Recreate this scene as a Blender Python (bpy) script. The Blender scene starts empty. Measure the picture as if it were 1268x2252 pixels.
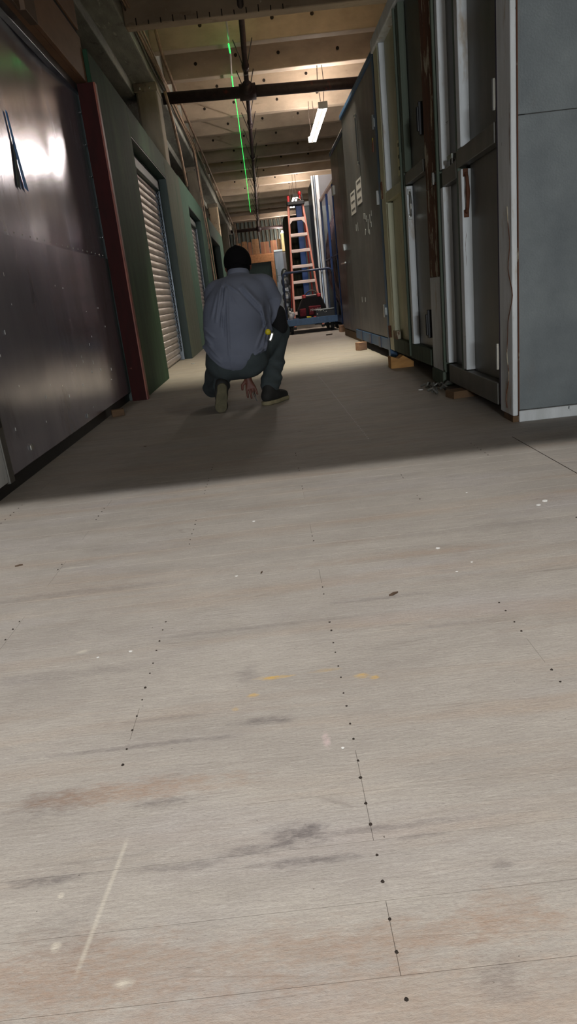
import bpy, math, random
import numpy as np
from mathutils import Vector, Matrix
random.seed(7); np.random.seed(7)
S = bpy.context.scene
COL = S.collection

# ------------------------------------------------------------------ camera
cam = bpy.data.cameras.new('camera'); camo = bpy.data.objects.new('camera', cam); COL.objects.link(camo)
cam.sensor_fit = 'VERTICAL'; cam.sensor_height = 36.0; cam.lens = 1500.0 / 2252.0 * 36.0
cam.clip_start = 0.02; cam.clip_end = 200
RX = Vector((0.99362613, -0.03430669, -0.10737861)); DN = Vector((-0.11272574, -0.30113653, -0.94689476)); FW = Vector((0.00014921, 0.95296371, -0.30308438))
m = Matrix.Identity(4)
for i in range(3):
    m[i][0] = RX[i]; m[i][1] = -DN[i]; m[i][2] = -FW[i]
m[2][3] = 0.72
camo.matrix_world = m
S.camera = camo

# ------------------------------------------------------------------ world, exposure
S.view_settings.view_transform = 'Standard'; S.view_settings.look = 'None'
S.view_settings.gamma = 1.0; S.view_settings.use_curve_mapping = False
S.view_settings.exposure = 0.0
w = bpy.data.worlds.new('world'); S.world = w; w.use_nodes = True
w.node_tree.nodes['Background'].inputs[0].default_value = (0.8, 0.82, 0.85, 1)
w.node_tree.nodes['Background'].inputs[1].default_value = 0.012

# ------------------------------------------------------------------ lights outside the frame
def area(name, loc, aim, sx, sy, power, color, spread=math.pi):
    l = bpy.data.lights.new(name, 'AREA'); l.shape = 'RECTANGLE'; l.size = sx; l.size_y = sy
    l.energy = power; l.color = color; l.spread = spread
    o = bpy.data.objects.new(name, l); COL.objects.link(o); o.location = loc
    d = Vector(aim) - Vector(loc); o.rotation_euler = d.to_track_quat('-Z', 'Y').to_euler()
    return o
area('lamp_behind_camera', (-0.35, -1.0, 3.9), (-0.2, 1.2, 0.0), 0.9, 0.04, 225, (1.0, 0.97, 0.96))
area('fill_behind_camera', (-0.2, -12.0, 1.4), (0.3, 4, 1.0), 1.2, 0.4, 600, (0.93, 0.97, 1.0))  # unseen low fill, placed to light faces turned towards the camera
area('lamp_above_worker', (1.3, 4.3, 3.95), (0.9, 4.6, 0.0), 0.3, 0.5, 5, (1.0, 0.93, 0.8), 2.2)
area('lamp_behind_girder', (0.85, 8.9, 4.06), (0.4, 7.4, 0.0), .5, 0.03, 58, (1.0, 0.90, 0.68), 1.7)

# ------------------------------------------------------------------ helpers
class MB:
    def __init__(s): s.v = []; s.f = []
    def add(s, vs, fs):
        b = len(s.v); s.v += [tuple(p) for p in vs]; s.f += [tuple(b + i for i in f) for f in fs]; return s
    def box(s, x0, x1, y0, y1, z0, z1):
        return s.add([(x0,y0,z0),(x1,y0,z0),(x1,y1,z0),(x0,y1,z0),(x0,y0,z1),(x1,y0,z1),(x1,y1,z1),(x0,y1,z1)],
                     [(0,3,2,1),(4,5,6,7),(0,1,5,4),(1,2,6,5),(2,3,7,6),(3,0,4,7)])
    def obox(s, c, size, rot=(0,0,0)):
        from mathutils import Euler
        M = Euler(rot).to_matrix(); h = [q/2 for q in size]; c = Vector(c)
        vs = [c + M @ Vector((sx*h[0], sy*h[1], sz*h[2])) for sz in (-1,1) for sx, sy in ((-1,-1),(1,-1),(1,1),(-1,1))]
        return s.add(vs, [(0,3,2,1),(4,5,6,7),(0,1,5,4),(1,2,6,5),(2,3,7,6),(3,0,4,7)])
    def bar(s, p0, p1, wa, wb, up=(0,0,1)):
        p0 = Vector(p0); p1 = Vector(p1); d = (p1-p0).normalized(); u = Vector(up)
        if abs(d.dot(u)) > .98: u = Vector((0,1,0))
        a = d.cross(u).normalized(); b = a.cross(d)
        vs = [p + a*(sa*wa/2) + b*(sb*wb/2) for p in (p0,p1) for sa, sb in ((-1,-1),(1,-1),(1,1),(-1,1))]
        return s.add(vs, [(0,1,2,3),(7,6,5,4),(0,4,5,1),(1,5,6,2),(2,6,7,3),(3,7,4,0)])
    def cyl(s, p0, p1, r0, r1=None, n=12):
        return s.tube([p0, p1], [r0, r0 if r1 is None else r1], n)
    def tube(s, pts, r, n=8):
        pts = [Vector(p) for p in pts]; k = len(pts)
        rs = r if isinstance(r, (list, tuple)) else [r]*k
        t0 = (pts[1]-pts[0]).normalized(); u = Vector((0,0,1)) if abs(t0.z) < .9 else Vector((1,0,0))
        a = t0.cross(u).normalized(); rings = []
        for i in range(k):
            t = (pts[min(i+1,k-1)] - pts[max(i-1,0)]).normalized()
            a = (a - t*a.dot(t)).normalized(); b = t.cross(a)
            rings.append([pts[i] + (a*math.cos(2*math.pi*j/n) + b*math.sin(2*math.pi*j/n))*rs[i] for j in range(n)])
        vs = [p for q in rings for p in q]
        fs = [(i*n+j, i*n+(j+1)%n, (i+1)*n+(j+1)%n, (i+1)*n+j) for i in range(k-1) for j in range(n)]
        fs += [tuple(range(n-1,-1,-1)), tuple((k-1)*n+j for j in range(n))]
        return s.add(vs, fs)
    def ell(s, c, r, n=12, m=8):
        vs = [(c[0], c[1], c[2]-r[2])]
        for i in range(1, m):
            ph = -math.pi/2 + math.pi*i/m
            vs += [(c[0]+r[0]*math.cos(ph)*math.cos(2*math.pi*j/n), c[1]+r[1]*math.cos(ph)*math.sin(2*math.pi*j/n), c[2]+r[2]*math.sin(ph)) for j in range(n)]
        vs.append((c[0], c[1], c[2]+r[2])); fs = []
        for j in range(n):
            fs.append((0, 1+(j+1)%n, 1+j)); L = 1+(m-2)*n; fs.append((L+j, L+(j+1)%n, len(vs)-1))
            for i in range(m-2): fs.append((1+i*n+j, 1+i*n+(j+1)%n, 1+(i+1)*n+(j+1)%n, 1+(i+1)*n+j))
        return s.add(vs, fs)
    def poly(s, pts, d):       # extrude polygon by vector d
        n = len(pts); d = Vector(d); a = [Vector(p) for p in pts]
        return s.add(a + [p+d for p in a], [tuple(range(n-1,-1,-1)), tuple(range(n,2*n))] + [(i,(i+1)%n,n+(i+1)%n,n+i) for i in range(n)])
    def mesh(s, name, mt, smooth=False):
        me = bpy.data.meshes.new(name); me.from_pydata(s.v, [], s.f)
        import bmesh
        b = bmesh.new(); b.from_mesh(me); bmesh.ops.recalc_face_normals(b, faces=b.faces); b.to_mesh(me); b.free()
        if mt: me.materials.append(mt)
        if smooth: me.polygons.foreach_set('use_smooth', [True]*len(me.polygons))
        return me
    def build(s, name, mt, parent=None, loc=None, smooth=False, bevel=0, segs=2):
        """with loc: the vertices are world coordinates and the origin goes to loc"""
        if loc is not None: s.v = [(x-loc[0], y-loc[1], z-loc[2]) for x, y, z in s.v]
        o = bpy.data.objects.new(name, s.mesh(name, mt, smooth)); COL.objects.link(o)
        if parent: o.parent = parent
        if loc is not None: o.location = loc
        if bevel:
            b = o.modifiers.new('bevel', 'BEVEL'); b.width = bevel; b.segments = segs; b.limit_method = 'ANGLE'
        return o
def tag(o, label=None, cat=None, group=None, kind=None):
    if label: o['label'] = label
    if cat: o['category'] = cat
    if group: o['group'] = group
    if kind: o['kind'] = kind
    return o
def thing(name, label, cat, loc=(0,0,0), rz=0, group=None):
    o = bpy.data.objects.new(name, None); COL.objects.link(o); o.empty_display_size = .1
    o.location = loc; o.rotation_euler = (0,0,rz); return tag(o, label, cat, group)
def copy_of(o, parent=None, loc=None):
    c = o.copy(); COL.objects.link(c)
    if parent: c.parent = parent
    if loc is not None: c.location = loc
    return c

# ------------------------------------------------------------------ materials
class NT:
    def __init__(s, name):
        s.m = bpy.data.materials.new(name); s.m.use_nodes = True; s.t = s.m.node_tree; s.n = s.t.nodes
        s.b = s.n['Principled BSDF']; s.coord = None
    def node(s, typ, **kw):
        n = s.n.new(typ)
        for k, v in kw.items(): setattr(n, k, v)
        return n
    def link(s, a, b): s.t.links.new(a, b)
    def val(s, inp, v):
        if hasattr(v, 'is_linked') or hasattr(v, 'links'): s.link(v, inp)
        else: inp.default_value = v
    def pos(s, scale=(1,1,1), off=(0,0,0), space='Object'):
        tc = s.node('ShaderNodeTexCoord').outputs['Object'] if space == 'Object' else s.node('ShaderNodeNewGeometry').outputs['Position']
        mp = s.node('ShaderNodeMapping'); s.link(tc, mp.inputs[0]); mp.inputs['Scale'].default_value = scale; mp.inputs['Location'].default_value = off
        return mp.outputs[0]
    def noise(s, vec, scale=1, detail=4, rough=.6, dist=0):
        n = s.node('ShaderNodeTexNoise'); s.link(vec, n.inputs['Vector']); n.inputs['Scale'].default_value = scale
        n.inputs['Detail'].default_value = detail; n.inputs['Roughness'].default_value = rough; n.inputs['Distortion'].default_value = dist
        return n.outputs['Fac']
    def ramp(s, f, a, b, lo=0., hi=1.):
        r = s.node('ShaderNodeMapRange'); s.link(f, r.inputs[0]); r.inputs[1].default_value = a; r.inputs[2].default_value = b
        r.inputs[3].default_value = lo; r.inputs[4].default_value = hi; return r.outputs[0]
    def mix(s, f, a, b, mode='MIX'):
        x = s.node('ShaderNodeMix', data_type='RGBA', blend_type=mode)
        s.val(x.inputs[0], f); 
        for i, c in ((6,a),(7,b)):
            if isinstance(c, tuple): x.inputs[i].default_value = (*c, 1)[:4]
            else: s.link(c, x.inputs[i])
        return x.outputs[2]
    def math(s, op, a, b=None, c=None):
        x = s.node('ShaderNodeMath', operation=op); s.val(x.inputs[0], a)
        if b is not None: s.val(x.inputs[1], b)
        if c is not None: s.val(x.inputs[2], c)
        return x.outputs[0]
    def bump(s, h, strength, dist=.01, prev=None):
        b = s.node('ShaderNodeBump'); s.link(h, b.inputs['Height']); b.inputs['Strength'].default_value = strength; b.inputs['Distance'].default_value = dist
        if prev is not None: s.link(prev, b.inputs['Normal'])
        return b.outputs[0]
def hexc(r, g, b):
    f = lambda c: (c/255/12.92) if c/255 <= .04045 else ((c/255+.055)/1.055)**2.4
    return (f(r), f(g), f(b))
def mat(name, c1, c2=None, scale=(1,1,1), freq=3, rough=.6, metal=0., bump=.0, bfreq=40, spots=(), rvar=.0, bscale=None, lowbump=0, lowfreq=1.5, detail=5, spec=.5):
    t = NT(name); t.b.inputs['Specular IOR Level'].default_value = spec; c2 = c2 or tuple(x*.75 for x in c1)
    v = t.pos(scale)
    col = t.mix(t.ramp(t.noise(v, freq, detail), .3, .7), c1, c2)
    k = 0
    for sp in spots:           # (color, scale, freq, threshold, softness)
        k += 1; vv = t.pos(sp[1], (k*3.7, k*1.3, k*5.1))
        col = t.mix(t.ramp(t.noise(vv, sp[2], 5, .65), sp[3], sp[3]+sp[4]), col, sp[0])
    t.link(col, t.b.inputs['Base Color'])
    if rvar: t.link(t.ramp(t.noise(t.pos(scale, (9,2,4)), freq*2.3, 5), .3, .7, rough-rvar, rough+rvar), t.b.inputs['Roughness'])
    else: t.b.inputs['Roughness'].default_value = rough
    t.b.inputs['Metallic'].default_value = metal
    nrm = None
    if lowbump: nrm = t.bump(t.noise(t.pos((1,1,1), (5,5,5)), lowfreq, 2, .5), 1.0, lowbump)
    if bump: nrm = t.bump(t.noise(t.pos(bscale or scale), bfreq, 4), bump, .004, nrm)
    if nrm is not None: t.link(nrm, t.b.inputs['Normal'])
    return t.m
def emit(name, c, s):
    t = NT(name); t.b.inputs['Base Color'].default_value = (*c, 1); t.b.inputs['Emission Color'].default_value = (*c, 1); t.b.inputs['Emission Strength'].default_value = s
    return t.m

RUST = hexc(120, 62, 28)
M = {}
M['galv'] = mat('galvanised_sheet', hexc(186,184,196), hexc(164,164,176), (1,1,.3), 3.0, rough=.20, metal=.6, bump=.03, bfreq=40, rvar=.03, bscale=(3,3,.6), lowbump=.005, lowfreq=1.3,
                spots=[(hexc(112,104,98), (2,2,.7), 1.3, .58, .25)])
M['galv_dull'] = mat('dull_galvanised_sheet', hexc(126,134,136), hexc(98,106,110), (1,1,1), 3, rough=.55, metal=.2, bump=.25, bfreq=120, rvar=.05, lowbump=.004,
                spots=[(hexc(170,178,182), (9,9,5), 2.0, .70, .05), (hexc(112,108,104), (1.5,1.5,.6), 1.5, .55, .3), (hexc(70,74,78), (14,14,3), 1.5, .74, .03)])
M['white_paint'] = mat('worn_white_paint', hexc(226,231,234), hexc(198,203,204), (3,3,.6), 4, rough=.55, bump=.2, bfreq=60,
                spots=[(hexc(168,150,124), (4,4,1.2), 2.2, .56, .18), (hexc(96,66,44), (30,30,1.1), 1.0, .69, .02), (hexc(120,124,126), (14,14,8), 2, .68, .05)])
M['dark_panel'] = mat('grey_painted_panel', hexc(112,110,104), hexc(92,92,88), (2,2,.5), 2.5, rough=.45, metal=.3, bump=.12, bfreq=70, lowbump=.004,
                spots=[(hexc(134,130,120), (3,3,.6), 2, .6, .2)])
M['cream_panel'] = mat('cream_painted_panel', hexc(190,190,160), hexc(168,168,140), (2,2,.6), 3, rough=.5, bump=.15, bfreq=70,
                spots=[(hexc(120,110,80), (5,5,2), 2, .64, .1)])
M['rusty'] = mat('rusty_frame_paint', hexc(74,44,28), hexc(104,60,34), (3,3,1), 3, rough=.8, bump=.5, bfreq=50,
                spots=[(hexc(178,170,148), (9,9,3), 1.4, .55, .04), (hexc(60,34,20), (6,6,2), 3, .62, .1)])
M['purple_gap'] = mat('dark_door_seal', hexc(86,84,104), hexc(60,58,72), (4,4,.5), 4, rough=.45, metal=.2)
M['blue_paint'] = mat('blue_paint', hexc(58,98,140), hexc(42,78,116), (4,4,1), 3, rough=.45, bump=.1, bfreq=80,
                spots=[(hexc(150,165,175), (25,25,4), 1.5, .68, .04), (hexc(60,50,50), (6,6,4), 2, .68, .08)])
M['blue_dark'] = mat('dark_blue_paint', hexc(30,52,92), hexc(22,38,66), (4,4,1), 3, rough=.4, bump=.1, bfreq=80)
M['blue_bright'] = mat('bright_blue_paint', hexc(30,80,160), hexc(24,62,124), (4,4,1), 3, rough=.45)
M['steel_brown'] = mat('browned_steel_sheet', hexc(108,108,112), hexc(90,90,92), (1,1,.6), 2.5, rough=.42, metal=.45, bump=.12, bfreq=70, lowbump=.008, lowfreq=1.6, rvar=.06,
                spots=[(hexc(176,176,172), (20,20,5), 1.4, .76, .03), (hexc(124,112,106), (2,2,.5), 1.6, .56, .2)])
M['wrap'] = mat('plastic_wrap', hexc(118,110,126), hexc(84,70,66), (6,6,.9), 2.5, rough=.22, metal=.35, bump=.9, bfreq=9, bscale=(5,5,.8), lowbump=.03, lowfreq=3)
M['wrap_brown'] = mat('reddish_wrapped_sheet', hexc(112,86,80), hexc(74,66,74), (5,5,.8), 2.5, rough=.3, metal=.45, bump=.8, bfreq=9, bscale=(4,4,.6), lowbump=.02, lowfreq=3)
M['foil'] = mat('crinkled_foil', hexc(200,205,212), hexc(120,125,130), (8,8,4), 3, rough=.25, metal=.9, bump=1., bfreq=14, lowbump=.03, lowfreq=6)
M['red_steel'] = mat('dark_red_painted_steel', hexc(56,9,7), hexc(40,7,5), (5,5,1), 4, spec=.2, rough=.7, bump=.1, bfreq=60,
                spots=[(hexc(170,110,90), (30,30,12), 1, .73, .03)])
M['orange_edge'] = mat('lit_orange_edge', hexc(150,74,46), hexc(110,46,30), (9,9,3), 3, rough=.5)  # red post's flange as lit, the light put into its orange
M['green'] = mat('green_painted_board', hexc(38,72,48), hexc(28,56,38), (3,3,.5), 3, spec=.2, rough=.7, bump=.3, bfreq=50, bscale=(4,4,.4),
                spots=[(hexc(120,140,124), (40,40,8), 1, .73, .03), (hexc(56,88,56), (1.5,1.5,.5), 1.5, .52, .2)])
M['green_grey'] = mat('grey_green_lit_board', hexc(98,106,94), hexc(78,88,76), (4,4,.35), 4, spec=.25, rough=.8, bump=.3, bfreq=50, bscale=(6,6,.3),  # unit's right side: same green paint, its different light put into the colour
                spots=[(hexc(70,92,76), (2,2,.5), 2, .56, .15)])
M['green_teal'] = mat('teal_green_board', hexc(76,106,92), hexc(60,90,76), (4,4,.4), 3, spec=.25, rough=.75, bump=.2, bfreq=50, bscale=(6,6,.3))
M['green_dark'] = mat('dark_green_reveal', hexc(24,52,46), hexc(16,40,36), (3,3,1), 3, rough=.5)
M['slat'] = mat('galvanised_door_slat', hexc(205,196,190), hexc(176,168,164), (1,3,6), 3, rough=.34, metal=.55, bump=.1, bfreq=40)
M['guide'] = mat('door_guide_steel', hexc(150,160,172), hexc(110,120,130), (1,1,1), 6, rough=.3, metal=.8)
M['chain'] = mat('chain_steel', hexc(70,78,90), hexc(40,46,54), (1,1,1), 30, rough=.35, metal=.8)
M['ply'] = mat('brown_plywood', hexc(142,104,74), hexc(122,88,62), (1,1,3), 4, rough=.6, bump=.15, bfreq=30, bscale=(1,1,8))
M['ply_dark'] = mat('dark_brown_batten', hexc(96,72,50), hexc(78,58,40), (1,1,3), 4, rough=.6)
M['timber'] = mat('rough_timber_block', hexc(196,146,82), hexc(160,112,60), (2,8,8), 3, rough=.75, bump=.3, bfreq=50)
M['timber_dark'] = mat('dark_timber_block', hexc(110,84,56), hexc(84,62,42), (2,8,8), 3, rough=.8)
M['timber_pink'] = mat('pale_timber_block', hexc(200,160,130), hexc(160,124,100), (2,8,8), 3, rough=.8)
M['conc_beam'] = mat('rough_painted_concrete', hexc(168,170,162), hexc(130,134,126), (3,.8,3), 3, rough=.8, bump=.8, bfreq=25,
                spots=[(hexc(190,190,180), (16,3,16), 1.5, .62, .06), (hexc(70,72,68), (2,2,2), 2, .62, .15)])
M['conc_col'] = mat('column_concrete', hexc(150,142,126), hexc(124,116,102), (2,2,.7), 3, rough=.75, bump=.3, bfreq=25,
                spots=[(hexc(90,84,74), (3,3,1), 2, .63, .12)])
M['conc_peel'] = mat('peeling_cream_column', hexc(200,184,158), hexc(176,158,134), (2,2,.7), 3, rough=.75, bump=.3, bfreq=25,
                spots=[(hexc(90,84,70), (5,5,4), 2, .6, .04), (hexc(96,120,96), (4,4,2), 1.3, .62, .05)])
M['joist'] = mat('ceiling_concrete_paint', hexc(192,176,156), hexc(164,149,131), (1,2,2), 2.2, rough=.75, bump=.25, bfreq=30,
                spots=[(hexc(112,96,74), (1,3,3), 1.8, .64, .16), (hexc(210,204,190), (6,6,6), 3, .68, .06)])
M['hole'] = mat('dark_hole', hexc(44,34,26), hexc(30,24,18), rough=.9)
M['iron'] = mat('dark_iron_pipe', hexc(58,46,48), hexc(40,30,32), (3,3,3), 5, rough=.5, metal=.2, bump=.15, bfreq=30,
                spots=[(hexc(92,44,40), (3,1,3), 2, .6, .1)])
M['cable'] = mat('cable_sheath', hexc(186,160,136), hexc(140,116,98), (2,2,2), 6, rough=.6)
M['cable_dark'] = mat('dark_cable', hexc(84,72,62), hexc(60,50,44), (2,2,2), 6, rough=.6)
M['fixture'] = mat('white_lamp_housing', hexc(225,225,220), rough=.4)
M['tube'] = emit('fluorescent_tube', (1.0, .88, .80), 108)
M['bulb'] = emit('lamp_glow', (1.0, .95, .85), 12)
M['laser'] = emit('green_laser_light', (.03, 1.0, .14), 1.5)
M['cord'] = mat('white_cord', hexc(225,222,214), rough=.6)
M['black'] = mat('black_plastic', hexc(24,24,26), hexc(16,16,18), rough=.45)
M['rubber'] = mat('black_rubber', hexc(22,21,20), rough=.8)
M['bag_black'] = mat('black_bag_fabric', hexc(28,24,26), hexc(18,14,16), (1,1,1), 30, rough=.9, bump=.4, bfreq=200)
M['bag_red'] = mat('dark_red_bag_fabric', hexc(120,22,34), hexc(86,14,24), (1,1,1), 20, rough=.8, bump=.3, bfreq=150)
M['red'] = mat('bright_red_plastic', hexc(190,28,34), hexc(160,20,26), rough=.4)
M['yellow'] = mat('yellow_plastic', hexc(225,205,40), rough=.4)
M['chrome'] = mat('bright_steel', hexc(210,212,206), hexc(170,172,168), rough=.25, metal=.8)
M['lad_rail'] = mat('orange_fibreglass_rail', hexc(214,138,120), hexc(190,114,96), (1,1,.3), 4, rough=.45)
M['lad_back'] = mat('red_fibreglass_rail', hexc(150,44,38), hexc(120,34,30), (1,1,.3), 4, rough=.45)
M['lad_step'] = mat('aluminium_step', hexc(225,205,195), hexc(205,185,176), rough=.45, metal=.2)
M['osb'] = mat('oriented_strand_board', hexc(204,152,108), hexc(168,116,74), (1,1,1), 14, rough=.8, bump=.3, bfreq=20)
M['carton'] = mat('brown_cardboard', hexc(158,110,82), hexc(134,90,66), (1,1,1), 2, rough=.85)
M['carton_b'] = mat('tan_cardboard', hexc(168,130,92), hexc(138,102,70), (2,2,6), 3, rough=.85)
M['tape'] = mat('packing_tape', hexc(170,130,90), rough=.4)
M['corr'] = mat('grey_green_corrugated_sheet', hexc(70,80,76), hexc(54,62,60), (3,3,1), 3, rough=.5, metal=.3)
M['lightblue'] = mat('pale_blue_panel', hexc(176,190,204), hexc(150,166,186), (3,3,.8), 3, rough=.45)
M['paleyellow'] = mat('pale_yellow_sheet', hexc(240,226,170), hexc(220,200,140), rough=.6)
M['tarp'] = mat('dark_olive_tarp', hexc(84,80,64), hexc(56,54,42), (6,6,.8), 3, rough=.7, bump=.6, bfreq=10, bscale=(6,6,.6))
M['label'] = mat('paper_label', hexc(205,204,205), hexc(190,188,190), rough=.7)
M['label_cream'] = mat('cream_paper_label', hexc(215,214,180), hexc(200,198,160), rough=.7)
M['ink'] = mat('grey_ink', hexc(70,68,72), rough=.8)
M['chalk'] = mat('white_chalk', hexc(205,208,205), rough=.9)
M['bluetape'] = mat('blue_masking_tape', hexc(40,130,205), hexc(30,108,180), (4,4,1), 5, rough=.6)
M['rope'] = mat('torn_greenish_tape', hexc(66,82,78), hexc(50,62,58), rough=.7)
M['chip'] = mat('white_chip', hexc(225,225,220), rough=.7)
M['splinter'] = mat('brown_splinter', hexc(84,66,50), rough=.8)
M['wall'] = mat('dim_block_wall', hexc(120,112,100), hexc(96,90,80), (1,1,1), 2, rough=.85, bump=.3, bfreq=20)
M['skin'] = mat('skin', hexc(112,68,54), hexc(96,56,44), (1,1,1), 12, rough=.55)
M['shirt'] = mat('slate_blue_work_shirt', hexc(112,118,134), hexc(104,110,126), (1,1,1), 6, rough=.85, bump=.25, bfreq=300)
M['pants'] = mat('dark_work_trousers', hexc(64,74,76), hexc(54,62,64), (1,1,1), 8, rough=.85, bump=.3, bfreq=250)
M['cap'] = mat('black_cap_fabric', hexc(12,11,14), hexc(8,7,9), (1,1,1), 8, spec=.15, rough=.9)
M['sleeve'] = mat('black_elbow_sleeve', hexc(18,18,20), rough=.9)
M['shoe'] = mat('dark_shoe_fabric', hexc(40,40,38), hexc(28,28,26), rough=.8)
M['sole'] = mat('tan_rubber_sole', hexc(150,140,108), hexc(118,110,84), (1,1,1), 20, rough=.8, bump=.5, bfreq=90)
M['sole_dark'] = mat('worn_sole_tread', hexc(104,98,74), hexc(80,76,58), (1,1,1), 25, rough=.85, bump=.8, bfreq=120)

def floor_material():
    t = NT('worn_painted_floorboards')
    P = lambda sc, off=(0,0,0): t.pos(sc, off, 'World')
    base = t.mix(t.ramp(t.noise(P((1.2,3,1)), 2.2, 6), .35, .65), hexc(176,170,160), hexc(160,154,145))
    # long soft bands of bare, browner wood along the boards
    base = t.mix(t.ramp(t.noise(P((.5,5,1),(3,1,0)), 1.6, 5), .50, .72, 0, .55), base, hexc(168,146,124))
    base = t.mix(t.ramp(t.noise(P((.8,2.4,1),(8,3,0)), 1.3, 5), .52, .74, 0, .55), base, hexc(172,168,168))
    # fine streaks along the grain
    g = t.noise(P((5,70,1),(1,7,0)), 3.0, 5, .7)
    base = t.mix(t.ramp(g, .44, .72, 0, .42), base, hexc(132,124,116))
    base = t.mix(t.ramp(t.noise(P((30,160,1),(3,3,0)), 3.0, 4, .75), .50, .72, 0, .28), base, hexc(120,114,108))
    base = t.mix(t.ramp(t.noise(P((90,120,1),(13,3,0)), 2.0, 3, .7), .45, .75, 0, .35), base, hexc(126,120,114))
    base = t.mix(t.ramp(t.noise(P((7,14,1),(3,23,0)), 2.0, 5, .7), .48, .75, 0, .4), base, hexc(150,142,134))
    base = t.mix(t.ramp(t.noise(P((9,50,1),(4,2,0)), 3.0, 4, .7), .56, .78, 0, .35), base, hexc(206,202,194))
    # hairline cracks with the grain
    wv = t.node('ShaderNodeTexVoronoi', feature='DISTANCE_TO_EDGE'); t.link(P((2.2,26,1)), wv.inputs['Vector']); wv.inputs['Scale'].default_value = 1.0
    crack = t.math('MULTIPLY', t.ramp(wv.outputs['Distance'], .0, .02, 1, 0), t.ramp(t.noise(P((2,5,1),(2,2,0)), 1.5, 3), .54, .66))
    base = t.mix(t.math('MULTIPLY', crack, .5), base, hexc(104,96,88))
    # scuffs and specks
    base = t.mix(t.ramp(t.noise(P((24,60,1),(5,5,0)), 2.2, 4, .75), .70, .78, 0, .5), base, hexc(96,90,84))
    base = t.mix(t.ramp(t.noise(P((60,60,1),(15,5,0)), 2.0, 2, .5), .76, .79, 0, .9), base, hexc(74,66,58))
    # individual stains and paint marks: cx, cy, rx, ry, colour, strength
    sep = t.node('ShaderNodeSeparateXYZ'); t.link(P((1,1,1)), sep.inputs[0])
    wob = t.math('MULTIPLY', t.math('SUBTRACT', t.noise(P((1,2.5,1)), 22, 5, .7), .5), .9)
    grainy = t.ramp(t.noise(P((26,70,1),(2,9,0)), 2.2, 5, .75), .36, .60, .25, 1.0)
    D = hexc(100,94,92); O = hexc(206,166,76); B = hexc(150,118,92); L = hexc(206,200,184)
    for cx, cy, rx, ry, c, st in [
        (-.052,.775,.030,.020,D,.75), (-.018,.775,.022,.019,D,.75), (-.03,.727,.07,.007,D,.75), (.06,.770,.13,.006,D,.5), (.13,.748,.05,.004,D,.4), (-.10,.756,.04,.010,D,.6),
        (-.20,.742,.07,.007,D,.5), (-.38,.745,.05,.010,D,.75), (-.42,.90,.07,.030,D,.55), (-.30,.905,.16,.024,B,.5), (-.24,.873,.05,.008,D,.6), (-.085,1.053,.048,.012,D,.75), (-.30,1.020,.18,.006,D,.55), (-.28,1.095,.10,.006,D,.35),
        (-.12,1.22,.02,.03,D,.35), (-.07,1.195,.030,.006,O,.95), (.13,1.155,.008,.006,O,.95), (.105,1.165,.012,.008,O,.6), (-.108,1.140,.010,.006,O,.7), (-.14,1.10,.006,.006,O,.6), (.04,1.2,.03,.006,O,.3),
        (-.17,.59,.34,.040,B,.3), (.10,.60,.2,.02,B,.22), (-.32,.61,.11,.05,B,.3), (0,.50,.6,.06,B,.25), (.20,.62,.05,.03,B,.35), (.17,.545,.03,.03,D,.4), (.22,.685,.012,.008,D,.5), (-.33,.66,.05,.04,D,.25),
        (.2,1.5,.12,.010,D,.45), (-.6,1.75,.3,.02,D,.35), (-.1,1.42,.25,.008,D,.3), (-.55,1.30,.2,.02,D,.3), (.35,1.33,.12,.01,D,.3), (.3,1.75,.3,.02,B,.25), (.6,1.9,.3,.03,D,.25),
        (-.34,.64,.006,.007,L,.8), (-.355,.715,.004,.004,L,.9), (-.245,.583,.010,.005,L,.8), (.02,.975,.006,.02,hexc(215,190,190),.6), (-.66,1.95,.05,.006,L,.4), (-.50,1.40,.012,.008,L,.7)]:
        dx = t.math('DIVIDE', t.math('SUBTRACT', sep.outputs[0], cx), rx); dy = t.math('DIVIDE', t.math('SUBTRACT', sep.outputs[1], cy), ry)
        d = t.math('ADD', t.math('SQRT', t.math('ADD', t.math('MULTIPLY', dx, dx), t.math('MULTIPLY', dy, dy))), t.math('MULTIPLY', wob, 3.2))
        base = t.mix(t.math('MULTIPLY', t.ramp(d, .45, 1.35, st, 0), grainy), base, c)
    # pale scratch
    dx = t.math('ABSOLUTE', t.math('SUBTRACT', sep.outputs[0], t.math('MULTIPLY_ADD', sep.outputs[1], .10, -.364)))
    sc = t.math('MULTIPLY', t.ramp(dx, .001, .0045, .42, 0), t.math('MULTIPLY', t.ramp(sep.outputs[1], .59, .62), t.ramp(sep.outputs[1], .79, .81, 1, 0)))
    base = t.mix(sc, base, L)
    # board joints where the boards are too far to be built
    jy = t.math('FRACT', t.math('DIVIDE', t.math('SUBTRACT', sep.outputs[1], .555), .0975))
    j = t.math('MULTIPLY', t.ramp(t.math('ABSOLUTE', t.math('SUBTRACT', jy, .5)), .470, .49), t.ramp(sep.outputs[1], 3.16, 3.18))
    base = t.mix(t.math('MULTIPLY', j, .35), base, hexc(110,100,88))
    t.link(base, t.b.inputs['Base Color'])
    t.link(t.ramp(t.noise(P((2,6,1)), 4, 4), .3, .7, .50, .72), t.b.inputs['Roughness'])
    n = t.bump(g, .4, .002); n = t.bump(t.noise(P((34,70,1)), 2.5, 6, .75), .7, .003, n); n = t.bump(t.noise(P((1.5,6,1)), 1.5, 2), .5, .006, n)
    t.link(n, t.b.inputs['Normal'])
    return t.m
M['floor'] = floor_material()

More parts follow.
